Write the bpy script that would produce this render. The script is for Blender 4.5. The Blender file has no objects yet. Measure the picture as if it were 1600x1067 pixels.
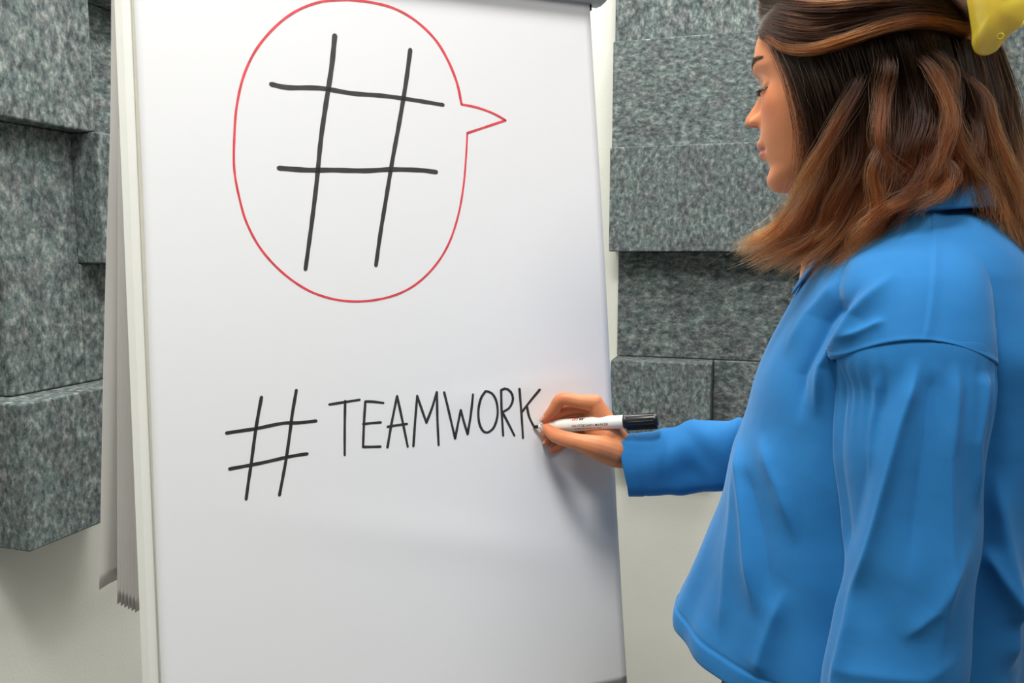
import bpy, bmesh, math, random
import numpy as np
from mathutils import Vector, Matrix
from mathutils.bvhtree import BVHTree

random.seed(7)
rng = np.random.default_rng(7)
SC = bpy.context.scene
COL = SC.collection
PI = math.pi

# ------------------------------------------------------------------ camera
FPX = 1250.0
HORIZON = 390.0
PITCH = math.atan((533.5 - HORIZON) / FPX)
CAM = np.array([0.0, 0.0, 1.34])
FW = np.array([0.0, math.cos(PITCH), -math.sin(PITCH)])
UPV = np.array([0.0, math.sin(PITCH), math.cos(PITCH)])
RT = np.array([1.0, 0.0, 0.0])
cd = bpy.data.cameras.new('camera')
cam = bpy.data.objects.new('camera', cd)
COL.objects.link(cam)
cam.location = CAM
cam.rotation_euler = (PI / 2 - PITCH, 0, 0)
cd.sensor_width = 36.0
cd.lens = 36.0 * FPX / 1600.0
cd.clip_start = 0.02
SC.camera = cam

# ------------------------------------------------------------------ world, lights, exposure
SC.view_settings.view_transform = 'Standard'
SC.view_settings.look = 'None'
SC.view_settings.exposure = 0.17
SC.view_settings.gamma = 1.0
SC.view_settings.use_curve_mapping = False
w = bpy.data.worlds.new('world')
SC.world = w
w.use_nodes = True
bg = w.node_tree.nodes['Background']
bg.inputs['Color'].default_value = (1.0, 0.985, 0.96, 1)
bg.inputs['Strength'].default_value = 0.06


def area_light(name, loc, target, sx, sy, power, color=(1, 1, 1)):
    l = bpy.data.lights.new(name, 'AREA')
    l.shape = 'RECTANGLE'
    l.size = sx
    l.size_y = sy
    l.energy = power
    l.color = color
    o = bpy.data.objects.new(name, l)
    COL.objects.link(o)
    o.location = loc
    d = Vector(target) - Vector(loc)
    o.rotation_euler = d.to_track_quat('-Z', 'Y').to_euler()
    return o


LAMP_Z = 3.15
WARM = (1.0, 0.985, 0.96)
for lx, ly, size, power in ((-0.24, 0.20, 0.5, 41), (1.15, -0.75, 1.2, 34), (0.60, 1.78, 0.9, 34), (-0.50, 1.25, 0.5, 19)):
    area_light('ceiling_lamp_glow', (lx, ly, LAMP_Z), (lx, ly, 0.0), size, size, power, WARM)


# ------------------------------------------------------------------ pixel -> place helpers (photo measured at 1600 x 1067)
def ray(px, py):
    return RT * ((px - 800.0) / FPX) - UPV * ((py - 533.5) / FPX) + FW


def at_depth(px, py, z):
    return CAM + ray(px, py) * z


def on_plane(px, py, p, n):
    r = ray(px, py)
    t = np.dot(np.asarray(p) - CAM, n) / np.dot(r, n)
    return CAM + r * t


def project(P):
    d = np.asarray(P, float) - CAM
    z = d @ FW
    return np.stack([800 + FPX * (d @ RT) / z, 533.5 - FPX * (d @ UPV) / z], -1)


# ------------------------------------------------------------------ object helpers
def link(o, parent=None):
    COL.objects.link(o)
    if parent is not None:
        o.parent = parent
    return o


def tag(o, label=None, cat=None, group=None, kind=None):
    if label:
        o['label'] = label
    if cat:
        o['category'] = cat
    if group:
        o['group'] = group
    if kind:
        o['kind'] = kind
    return o


def empty(name, loc, label, cat, group=None):
    o = bpy.data.objects.new(name, None)
    link(o)
    o.location = loc
    o.empty_display_size = 0.05
    return tag(o, label, cat, group)


def mesh_obj(name, verts, faces, mat=None, parent=None, smooth=False, keep_world=True):
    me = bpy.data.meshes.new(name)
    me.from_pydata([tuple(map(float, v)) for v in verts], [], [tuple(map(int, f)) for f in faces])
    me.validate()
    me.update()
    if smooth:
        me.shade_smooth()
    if mat is not None:
        me.materials.append(mat)
    o = bpy.data.objects.new(name, me)
    link(o)
    if parent is not None:
        o.parent = parent
        if keep_world:
            o.matrix_parent_inverse = parent.matrix_basis.inverted()
    return o


def bm_obj(name, bm, mat=None, parent=None, smooth=False, keep_world=True):
    me = bpy.data.meshes.new(name)
    bm.normal_update()
    bm.to_mesh(me)
    bm.free()
    if smooth:
        me.shade_smooth()
    if mat is not None:
        me.materials.append(mat)
    o = bpy.data.objects.new(name, me)
    link(o)
    if parent is not None:
        o.parent = parent
        if keep_world:
            o.matrix_parent_inverse = parent.matrix_basis.inverted()
    return o


def frame_matrix(origin, x, y, z):
    M = Matrix.Identity(4)
    for i in range(3):
        M[i][0] = float(x[i]); M[i][1] = float(y[i]); M[i][2] = float(z[i]); M[i][3] = float(origin[i])
    return M


def box_bm(x0, x1, y0, y1, z0, z1, bevel=0.0, seg=2):
    bm = bmesh.new()
    bmesh.ops.create_cube(bm, size=1.0)
    for v in bm.verts:
        v.co.x = x0 if v.co.x < 0 else x1
        v.co.y = y0 if v.co.y < 0 else y1
        v.co.z = z0 if v.co.z < 0 else z1
    if bevel > 0:
        bmesh.ops.bevel(bm, geom=bm.edges[:], offset=bevel, segments=seg, profile=0.5, affect='EDGES')
    return bm


def grid_faces(nr, nc, wrap=False, flip=False, base=0):
    i = np.arange(nr - 1)[:, None]
    j = np.arange(nc if wrap else nc - 1)[None, :]
    j2 = (j + 1) % nc
    a = i * nc + j; b = i * nc + j2; c = (i + 1) * nc + j2; d = (i + 1) * nc + j
    q = np.stack([a, b, c, d], -1).reshape(-1, 4)
    if flip:
        q = q[:, ::-1]
    return (q + base).tolist()


def resample(P, n):
    """smooth (Catmull-Rom) resample of a polyline to n points"""
    P = np.asarray(P, float)
    if len(P) == 2:
        t = np.linspace(0, 1, n)[:, None]
        return P[0] * (1 - t) + P[1] * t
    Q = np.vstack([2 * P[0] - P[1], P, 2 * P[-1] - P[-2]])
    m = len(P) - 1
    d = np.linalg.norm(np.diff(P, axis=0), axis=1)
    s = np.concatenate([[0], np.cumsum(d)])
    u = np.linspace(0, s[-1], n)
    k = np.clip(np.searchsorted(s, u, side='right') - 1, 0, m - 1)
    t = ((u - s[k]) / np.maximum(d[k], 1e-9))[:, None]
    p0, p1, p2, p3 = Q[k], Q[k + 1], Q[k + 2], Q[k + 3]
    return 0.5 * (2 * p1 + (p2 - p0) * t + (2 * p0 - 5 * p1 + 4 * p2 - p3) * t ** 2 + (3 * p1 - p0 - 3 * p2 + p3) * t ** 3)


def tube_geo(P, R, ns=12, base=0, squash=None, up=None, caps=True):
    """tube along points P with radii R; returns verts, faces"""
    P = np.asarray(P, float); n = len(P)
    R = np.broadcast_to(np.asarray(R, float), (n,))
    T = np.gradient(P, axis=0)
    T /= np.linalg.norm(T, axis=1)[:, None] + 1e-12
    ref = np.array(up if up is not None else ([0, 0, 1] if abs(T[0][2]) < 0.9 else [1, 0, 0]), float)
    V = []
    a = np.linspace(0, 2 * PI, ns, endpoint=False)
    for i in range(n):
        s = np.cross(T[i], ref); s /= np.linalg.norm(s) + 1e-12
        u2 = np.cross(s, T[i])
        ref = u2 if up is None else ref
        q = 1.0 if squash is None else squash
        V.append(P[i] + R[i] * (np.cos(a)[:, None] * s + q * np.sin(a)[:, None] * u2))
    V = np.vstack(V)
    F = grid_faces(n, ns, wrap=True, base=base)
    V = V.tolist()
    if caps:
        V.append(P[0].tolist()); V.append(P[-1].tolist())
        c0 = base + n * ns; c1 = c0 + 1
        for j in range(ns):
            F.append([base + (j + 1) % ns, base + j, c0])
            F.append([base + (n - 1) * ns + j, base + (n - 1) * ns + (j + 1) % ns, c1])
    return V, F


def lathe_bm(prof, n=32):
    """prof: list of (x along axis, radius)"""
    V = []; F = []
    a = np.linspace(0, 2 * PI, n, endpoint=False)
    for x, r in prof:
        for t in a:
            V.append((x, r * math.cos(t), r * math.sin(t)))
    F = grid_faces(len(prof), n, wrap=True, flip=True)
    bm = bmesh.new()
    vs = [bm.verts.new(v) for v in V]
    for f in F:
        try:
            bm.faces.new([vs[i] for i in f])
        except ValueError:
            pass
    bmesh.ops.remove_doubles(bm, verts=bm.verts[:], dist=1e-6)
    bmesh.ops.recalc_face_normals(bm, faces=bm.faces[:])
    return bm


# ------------------------------------------------------------------ materials
def new_mat(name):
    m = bpy.data.materials.new(name)
    m.use_nodes = True
    nt = m.node_tree
    b = nt.nodes['Principled BSDF']
    return m, nt, b


def node(nt, kind, **kw):
    n = nt.nodes.new(kind)
    for k, v in kw.items():
        setattr(n, k, v)
    return n


def ramp(nt, stops, interp='LINEAR'):
    r = nt.nodes.new('ShaderNodeValToRGB')
    r.color_ramp.interpolation = interp
    els = r.color_ramp.elements
    while len(els) > 1:
        els.remove(els[-1])
    els[0].position = stops[0][0]; els[0].color = (*stops[0][1], 1)
    for p, c in stops[1:]:
        e = els.new(p); e.color = (*c, 1)
    return r


def plain(name, col, rough=0.5, noise=0.0, scale=30.0, bump=0.0, bscale=200.0, spec=0.5, **kw):
    m, nt, b = new_mat(name)
    b.inputs['Roughness'].default_value = rough
    b.inputs['Specular IOR Level'].default_value = spec
    tc = node(nt, 'ShaderNodeTexCoord')
    n = node(nt, 'ShaderNodeTexNoise')
    n.inputs['Scale'].default_value = scale
    n.inputs['Detail'].default_value = 4
    nt.links.new(tc.outputs['Object'], n.inputs['Vector'])
    lo = tuple(max(0, c * (1 - noise)) for c in col); hi = tuple(min(1, c * (1 + noise)) for c in col)
    r = ramp(nt, [(0.3, lo), (0.7, hi)])
    nt.links.new(n.outputs['Fac'], r.inputs['Fac'])
    nt.links.new(r.outputs['Color'], b.inputs['Base Color'])
    if bump > 0:
        n2 = node(nt, 'ShaderNodeTexNoise')
        n2.inputs['Scale'].default_value = bscale
        n2.inputs['Detail'].default_value = 3
        nt.links.new(tc.outputs['Object'], n2.inputs['Vector'])
        bp = node(nt, 'ShaderNodeBump')
        bp.inputs['Strength'].default_value = bump
        bp.inputs['Distance'].default_value = 0.002
        nt.links.new(n2.outputs['Fac'], bp.inputs['Height'])
        nt.links.new(bp.outputs['Normal'], b.inputs['Normal'])
    for k, v in kw.items():
        b.inputs[k].default_value = v
    return m


def felt_mat(name, gain=1.0, vertical=True):
    m, nt, b = new_mat(name)
    b.inputs['Roughness'].default_value = 0.95
    b.inputs['Specular IOR Level'].default_value = 0.1
    tc = node(nt, 'ShaderNodeTexCoord')
    oi = node(nt, 'ShaderNodeObjectInfo')
    add = node(nt, 'ShaderNodeVectorMath', operation='ADD')
    mulr = node(nt, 'ShaderNodeVectorMath', operation='SCALE')
    comb = node(nt, 'ShaderNodeCombineXYZ')
    for i in range(3):
        nt.links.new(oi.outputs['Random'], comb.inputs[i])
    nt.links.new(comb.outputs[0], mulr.inputs[0]); mulr.inputs['Scale'].default_value = 37.0
    nt.links.new(tc.outputs['Object'], add.inputs[0]); nt.links.new(mulr.outputs[0], add.inputs[1])
    mp = node(nt, 'ShaderNodeMapping')
    mp.inputs['Scale'].default_value = (1.0, 1.0, 0.66) if vertical else (0.66, 0.66, 1.0)
    nt.links.new(add.outputs[0], mp.inputs['Vector'])

    def noise(scale, detail, rough, dist):
        n = node(nt, 'ShaderNodeTexNoise')
        n.inputs['Scale'].default_value = scale
        n.inputs['Detail'].default_value = detail
        n.inputs['Roughness'].default_value = rough
        n.inputs['Distortion'].default_value = dist
        nt.links.new(mp.outputs[0], n.inputs['Vector'])
        return n
    n1 = noise(88, 8, 0.68, 0.15)
    n2 = noise(26, 3, 0.55, 0.2)
    n3 = noise(190, 4, 0.7, 0.4)
    g = gain
    r1 = ramp(nt, [(0.30, (0.022 * g, 0.030 * g, 0.032 * g)), (0.45, (0.072 * g, 0.090 * g, 0.092 * g)), (0.55, (0.125 * g, 0.146 * g, 0.146 * g)),
                   (0.68, (0.255 * g, 0.275 * g, 0.265 * g)), (0.8, (0.38 * g, 0.39 * g, 0.38 * g))])
    nt.links.new(n1.outputs['Fac'], r1.inputs['Fac'])
    r2 = ramp(nt, [(0.34, (0.86, 0.79, 0.80)), (0.5, (0.98, 0.97, 0.95)), (0.66, (1.04, 1.10, 1.06))])
    nt.links.new(n2.outputs['Fac'], r2.inputs['Fac'])
    mx = node(nt, 'ShaderNodeMix', data_type='RGBA', blend_type='MULTIPLY')
    mx.inputs['Factor'].default_value = 1.0
    nt.links.new(r1.outputs['Color'], mx.inputs[6]); nt.links.new(r2.outputs['Color'], mx.inputs[7])
    r3 = ramp(nt, [(0.58, (0, 0, 0)), (0.76, (0.17 * g, 0.17 * g, 0.17 * g))])
    nt.links.new(n3.outputs['Fac'], r3.inputs['Fac'])
    ad = node(nt, 'ShaderNodeMix', data_type='RGBA', blend_type='ADD')
    ad.inputs['Factor'].default_value = 0.7
    nt.links.new(mx.outputs[2], ad.inputs[6]); nt.links.new(r3.outputs['Color'], ad.inputs[7])
    nt.links.new(ad.outputs[2], b.inputs['Base Color'])
    bp = node(nt, 'ShaderNodeBump')
    bp.inputs['Strength'].default_value = 0.6
    bp.inputs['Distance'].default_value = 0.004
    nt.links.new(n1.outputs['Fac'], bp.inputs['Height'])
    nt.links.new(bp.outputs['Normal'], b.inputs['Normal'])
    return m


M_WALL = plain('wall_paint', (0.72, 0.725, 0.66), 0.75, 0.02, 6, 0.25, 160, 0.3)
M_FELT_V = felt_mat('felt_vertical_grain', 1.30, True)
M_FELT_H = felt_mat('felt_horizontal_grain', 1.30, False)
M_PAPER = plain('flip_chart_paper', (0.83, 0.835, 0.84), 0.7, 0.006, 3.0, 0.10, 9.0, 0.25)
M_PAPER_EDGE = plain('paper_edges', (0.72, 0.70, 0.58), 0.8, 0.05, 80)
M_PAPER_SHADED = plain('shaded_flipped_paper', (0.66, 0.64, 0.60), 0.8, 0.02, 6)  # pad paper toned down: its shade behind the board is in the colour
M_FRAME = plain('cream_lacquered_metal', (0.80, 0.81, 0.76), 0.35, 0.01, 20)
M_BOARD = plain('whiteboard_steel', (0.78, 0.79, 0.77), 0.25, 0.01, 10)
M_CLAMP = plain('grey_clamp_plastic', (0.50, 0.53, 0.55), 0.4, 0.02, 30)
M_BLACK = plain('black_plastic', (0.012, 0.012, 0.013), 0.35, 0.05, 60)
M_INK = plain('black_marker_ink', (0.026, 0.024, 0.022), 0.6, 0.35, 90)
M_INK_RED = plain('red_marker_ink', (0.72, 0.045, 0.06), 0.6, 0.2, 90)
M_FLOOR = plain('grey_carpet', (0.20, 0.20, 0.205), 0.95, 0.3, 220, 0.3, 300)
M_CEIL = plain('ceiling_paint', (0.85, 0.85, 0.83), 0.8, 0.01, 10)

# ------------------------------------------------------------------ room: two walls meeting behind the easel
DL = np.array([0.304, 0.953, 0.0]); DL /= np.linalg.norm(DL)      # along left wall, away from camera
NL = np.array([DL[1], -DL[0], 0.0])                                # into the room
DB = np.array([NL[0], NL[1], 0.0])                                 # along back wall, to the right
NB = np.array([-DL[0], -DL[1], 0.0])
CORNER = np.array([-0.652, 2.667, 0.0])
H_CEIL = 3.2
FLOOR = -0.07


def wall_panel(name, p0, d, n, length, thick=0.1):
    bm = box_bm(0, length, -thick, 0, FLOOR, H_CEIL)
    o = bm_obj(name, bm, M_WALL)
    o.matrix_world = frame_matrix(p0, d, n, (0, 0, 1))
    tag(o, kind='structure')
    return o


# frames must be right handed: x cross y = z
wall_panel('wall_left', CORNER, -DL, NL, 4.6)
wl = bpy.data.objects['wall_left']
wb = wall_panel('wall_back', CORNER + 0 * DB, DB, NB, 4.2)
for o in (wl, wb):
    M = o.matrix_world
    if M.determinant() < 0:
        o.data.flip_normals()

bm = box_bm(-3.2, 4.2, -3.0, 4.0, FLOOR - 0.1, FLOOR)
tag(bm_obj('floor', bm, M_FLOOR), kind='structure')
bm = box_bm(-3.2, 4.2, -3.0, 4.0, H_CEIL, H_CEIL + 0.1)
tag(bm_obj('ceiling', bm, M_CEIL), kind='structure')

GROUP_FELT = 'grey felt acoustic panels on the walls'


def felt_panel(side, pxs, t, label, mat, back=0.0, z_over=None, s_over=None):
    """side 'L' or 'B'; pxs = (left px, right px, top py, bottom py, at px): the panel front seen in the photo; t = how far it stands off the wall"""
    d, n = (DL, NL) if side == 'L' else (DB, NB)
    p = CORNER + n * t
    xl, xr, yt, yb, xm = pxs
    sl = np.dot(on_plane(xl, (yt + yb) / 2, p, n) - CORNER, d)
    sr = np.dot(on_plane(xr, (yt + yb) / 2, p, n) - CORNER, d)
    zt = on_plane(xm, yt, p, n)[2]
    zb = on_plane(xm, yb, p, n)[2]
    if s_over:
        sl = s_over[0] if s_over[0] is not None else sl
        sr = s_over[1] if s_over[1] is not None else sr
    if z_over:
        zt = z_over[0] if z_over[0] is not None else zt
        zb = z_over[1] if z_over[1] is not None else zb
    W = abs(sr - sl); Hh = zt - zb
    bm = box_bm(-W / 2, W / 2, -t + 0.0006, 0, -Hh / 2, Hh / 2, 0.0035, 2)
    o = bm_obj('acoustic_panel', bm, mat, smooth=False)
    c = CORNER + d * (sl + sr) / 2 + n * t + np.array([0, 0, (zt + zb) / 2])
    x = np.cross(n, [0, 0, 1])
    o.matrix_world = frame_matrix(c, x, n, (0, 0, 1))
    tag(o, label, 'acoustic panel', GROUP_FELT)
    print('panel', side, label[:40], 's %.3f..%.3f z %.3f..%.3f' % (sl, sr, zb, zt))
    return (sl, sr, zb, zt)


# left wall
a_ = felt_panel('L', (-160, 139, -180, 202, 120), 0.10, 'large grey felt panel at the top left, standing out over its neighbours', M_FELT_V)
e_ = felt_panel('L', (36, 215, 612, 829, 130), 0.135, 'lowest thick grey felt block beside the easel, its dark side showing', M_FELT_V)
d_ = felt_panel('L', (2, 127, 205, 618, 120), 0.055, 'tall grey felt panel under the big top one, left of the dark block', M_FELT_V, z_over=(a_[2] - 0.001, e_[3] + 0.001), s_over=(None, -1.013))
c_ = felt_panel('L', (158, 290, 210, 412, 150), 0.12, 'narrow felt block with a dark shaded side next to the flipped pages', M_FELT_V, z_over=(a_[2] - 0.001, None))
felt_panel('L', (129, 300, 412, 606, 150), 0.0545, 'grey felt panel directly under the dark sided block', M_FELT_V, s_over=(d_[1] + 0.0005, None), z_over=(c_[2] - 0.001, e_[3] + 0.001))
b_ = felt_panel('L', (130, 300, 8, 209, 150), 0.03, 'recessed felt panel between the big top panel and the flipped pages', M_FELT_H, s_over=(a_[1] + 0.001, None), z_over=(None, c_[3] + 0.001))
felt_panel('L', (130, 300, -180, 8, 150), 0.10, 'felt panel cut off by the top of the picture above the recessed one', M_FELT_V, s_over=(a_[1] + 0.001, None), z_over=(None, b_[3] + 0.001))
# back wall
r1 = felt_panel('B', (962, 1292, -100, 66, 970), 0.035, 'topmost grey felt panel to the right of the flip chart', M_FELT_V)
r2 = felt_panel('B', (957, 1290, 68, 233, 962), 0.055, 'second felt panel from the top behind the face of the woman', M_FELT_H, z_over=(r1[2] - 0.001, None))
r3 = felt_panel('B', (952, 1288, 233, 393, 962), 0.105, 'third felt panel from the top, below chin height, overhanging a dark one', M_FELT_V, z_over=(r2[2] - 0.001, None))
r4 = felt_panel('B', (965, 1290, 393, 556, 972), 0.010, 'dark shaded recessed felt panel behind the chest of the woman', M_FELT_H, z_over=(r3[2] - 0.001, None))
r5 = felt_panel('B', (953, 1110, 556, 718, 962), 0.10, 'small square felt block just above the writing hand', M_FELT_V, z_over=(r4[2] - 0.001, None))
felt_panel('B', (1112, 1290, 556, 718, 962), 0.018, 'recessed felt panel behind the raised forearm', M_FELT_H, s_over=(r5[1] + 0.001, None), z_over=(r4[2] - 0.001, r5[2]))
felt_panel('B', (1296, 1640, 20, 180, 962), 0.05, 'felt panel behind the hair and the yellow clip', M_FELT_V, s_over=(r2[1] + 0.012, r2[1] + 0.61), z_over=(r2[3], r2[2]))

# ------------------------------------------------------------------ flip chart easel
hc = np.array([3300.0, -143.0, 1250.0]); hc /= np.linalg.norm(hc)
uc = np.array([-0.046, -0.9985, 0.025])
camw = lambda v: RT * v[0] - UPV * v[1] + FW * v[2]
BH = camw(hc); BH[2] = 0; BH /= np.linalg.norm(BH)
BU = camw(uc); BU -= BH * np.dot(BU, BH); BU /= np.linalg.norm(BU)
BN = np.cross(BH, BU)                      # toward the camera
BO = at_depth(231.5, 533, 0.93)            # on the paper's left edge
BM = frame_matrix(BO, BH, BU, BN)


def paper_xy(px, py):
    q = on_plane(px, py, BO, BN) - BO
    return float(np.dot(q, BH)), float(np.dot(q, BU))


def bl(x, y, z):
    return BO + BH * x + BU * y + BN * z


PW = paper_xy(950.5, 533)[0]
PT = paper_xy(900, -8)[1]
PB = PT - 0.98
print('paper width', PW, 'top', PT, 'bottom', PB, 'world bottom z', bl(0, PB, 0)[2])

easel = empty('flip_chart_easel', bl(PW / 2, PB, -0.02) * np.array([1, 1, 0]) + np.array([0, 0, FLOOR]), 'cream framed flip chart easel carrying the large paper pad', 'easel')


def board_part(name, bm, mat, parent=easel, smooth=False):
    bm.transform(BM)
    bmesh.ops.recalc_face_normals(bm, faces=bm.faces[:])
    return bm_obj(name, bm, mat, parent, smooth)


FX0 = -0.0225; FX1 = PW - 0.012
board_part('board_panel', box_bm(FX0 + 0.01, FX1 - 0.01, PB - 0.04, PT + 0.05, -0.030, -0.0165, 0.001), M_BOARD)
# frame bars with a stepped, chamfered section
for k, (x0, x1) in enumerate(((FX0, FX0 + 0.026), (FX1 - 0.026, FX1))):
    board_part('frame_bar', box_bm(x0, x1, PB - 0.06, PT + 0.05, -0.034, -0.0125, 0.0085, 1), M_FRAME)
board_part('frame_bar', box_bm(FX0 + 0.026, FX1 - 0.026, PB - 0.06, PB - 0.034, -0.034, -0.0125, 0.006, 3), M_FRAME)
board_part('pen_tray', box_bm(0.08, PW - 0.08, PB - 0.075, PB - 0.060, -0.02, 0.05, 0.004), M_CLAMP)
# clamp bar over the top of the pad
cb = bmesh.new()
yc = PT - 0.006
prof = []
for a in np.linspace(-PI / 2, PI / 2, 12):
    prof.append((yc + 0.026 + 0.030 * math.sin(a), 0.004 + 0.030 * math.cos(a)))
prof += [(yc + 0.056, -0.012), (yc - 0.004, -0.012)]
xs = [-0.02, -0.012, PW + 0.005, PW + 0.016, PW + 0.0235, PW + 0.0275, PW + 0.029]
sc_ = [1, 1, 1, 1, 0.9, 0.7, 0.35]
rings = []
cy = yc + 0.026
for x, s in zip(xs, sc_):
    rings.append([cb.verts.new((x, cy + (y - cy) * s, z * s)) for y, z in prof])
for a, b in zip(rings[:-1], rings[1:]):
    for i in range(len(prof)):
        j = (i + 1) % len(prof)
        cb.faces.new((a[i], a[j], b[j], b[i]))
cb.faces.new(rings[0]); cb.faces.new(rings[-1][::-1])
board_part('clamp_bar', cb, M_CLAMP, smooth=True)
board_part('clamp_wedge', box_bm(PW + 0.0012, PW + 0.0045, PT - 0.018, PT - 0.002, -0.010, -0.003, 0.0005), M_BLACK)
# legs: two in front following the board, one behind
fl0 = bl(0.03, PB - 0.05, -0.03); fl1 = bl(PW - 0.05, PB - 0.05, -0.03)
for p in (fl0, fl1):
    side = -0.10 if p is fl0 else 0.10
    q = p + BU * (-(p[2] - FLOOR) / BU[2]) + BH * side
    q[2] = FLOOR + 0.012
    V, F = tube_geo(resample([p + BU * 0.3, p, q], 12), 0.0125, 16)
    lg = mesh_obj('leg', V, F, M_FRAME, easel, True)
    V, F = tube_geo([q + np.array([0, 0, -0.012]), q + np.array([0, 0, 0.02])], 0.017, 16)
    mesh_obj('rubber_foot', V, F, M_BLACK, lg, True, keep_world=True)
p = bl(PW / 2, PB + 0.35, -0.045); q = bl(PW / 2, PB, -0.30); q[2] = FLOOR + 0.012
V, F = tube_geo([p, q], 0.0125, 16)
lg = mesh_obj('leg', V, F, M_FRAME, easel, True)
V, F = tube_geo([q + np.array([0, 0, -0.012]), q + np.array([0, 0, 0.02])], 0.017, 16)
mesh_obj('rubber_foot', V, F, M_BLACK, lg, True)

# ------------------------------------------------------------------ the pad
pad = empty('paper_pad', bl(PW / 2, PB, -0.004), 'white paper pad with hand drawn hash signs, a red speech bubble and a word', 'paper pad')


def page_z(x, y):
    """gentle relief of the top sheet"""
    t = (PT - y)
    return 0.0012 * np.sin(3.1 * x / PW + 1.0) * np.clip(t * 2, 0, 1) + 0.0010 * np.sin(7.0 * y + 2 * x) * np.clip(t * 2, 0, 1) \
        + 0.0035 * np.clip((x / PW - 0.80) / 0.2, 0, 1) ** 2 * np.clip(t - 0.25, 0, 1) \
        + 0.0016 * np.exp(-((y + 0.26 + 0.25 * (x - 0.3)) / 0.03) ** 2) * np.exp(-((x - 0.36) / 0.2) ** 2) \
        + 0.0009 * np.exp(-((y + 0.13 - 0.1 * x) / 0.012) ** 2) * np.exp(-((x - 0.45) / 0.12) ** 2)


def sheet(name, x0, x1, yb, z, mat, relief=True, thick=0.0004, wob=0.0):
    nx, ny = 60, 90
    X, Y = np.meshgrid(np.linspace(x0, x1, nx), np.linspace(PT + 0.02, yb, ny))
    e = wob * np.sin(6.5 * Y + 0.5)
    X = X + e
    Z = z + (page_z(X, Y) if relief else 0 * X)
    P = BO + X[..., None] * BH + Y[..., None] * BU + Z[..., None] * BN
    Q = P - BN * thick
    V = np.vstack([P.reshape(-1, 3), Q.reshape(-1, 3)])
    F = grid_faces(ny, nx, flip=True)
    F2 = grid_faces(ny, nx, base=nx * ny)
    n0 = nx * ny
    rim = [i for i in range(nx)] + [i * nx + nx - 1 for i in range(1, ny)] + [(ny - 1) * nx + i for i in range(nx - 2, -1, -1)] + [i * nx for i in range(ny - 2, 0, -1)]
    F3 = [[rim[k], rim[(k + 1) % len(rim)], n0 + rim[(k + 1) % len(rim)], n0 + rim[k]] for k in range(len(rim))]
    return mesh_obj(name, V, F + F2 + F3, mat, pad, True)


top_sheet = sheet('sheet', 0.0, PW, PB, 0.0, M_PAPER, wob=0.0012)
for k in range(5):
    sheet('sheet', -0.0004 - 0.0007 * k + 0.0006 * (k % 2), PW - 0.0015 - 0.001 * k, PB + 0.0005 * k, -0.0040 - 0.0012 * k, M_PAPER_EDGE if k % 2 == 0 else M_PAPER, False, 0.0009, 0.0010 - 0.0003 * k)

# pages flipped over the top, hanging behind the board
M_PB = M_PAPER_SHADED


def flipped(edge_px, depths, turn, bottom_tilt, run=0.5):
    """left edge of a page that hangs behind the board: photo pixels and depths from top to bottom"""
    E = np.array([at_depth(x, y, z) for (x, y), z in zip(edge_px, depths)])
    E = resample(E, 40)
    nx = 26
    s = np.linspace(0, run, nx)
    P = np.zeros((40, nx, 3))
    back = -np.array([BN[0], BN[1], 0]); back /= np.linalg.norm(back)
    for i in range(40):
        k = i / 39
        ang = turn * (0.35 + 0.65 * k) * np.exp(-s / 0.10)
        dx = np.concatenate([[0], np.cumsum(np.cos(ang[:-1]) * np.diff(s))])
        db = np.concatenate([[0], np.cumsum(np.sin(ang[:-1]) * np.diff(s))])
        P[i] = E[i] + dx[:, None] * BH + db[:, None] * back + np.array([0, 0, 1.0]) * (bottom_tilt * s[:, None] * k)
    V = P.reshape(-1, 3)
    F = grid_faces(40, nx)
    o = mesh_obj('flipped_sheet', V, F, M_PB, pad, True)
    md = o.modifiers.new('thick', 'SOLIDIFY'); md.thickness = 0.0006
    return o


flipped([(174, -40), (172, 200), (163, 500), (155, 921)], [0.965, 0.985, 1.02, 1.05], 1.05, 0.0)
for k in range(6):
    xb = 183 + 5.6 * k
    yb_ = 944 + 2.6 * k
    flipped([(183 + 3.5 * k, -40), (184 + 3.2 * k, 300), (183 + 4.2 * k, 600), (xb, yb_)], [0.975 + 0.002 * k, 1.0 + 0.002 * k, 1.03 + 0.002 * k, 1.07 + 0.003 * k], 0.95, 0.0)


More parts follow.
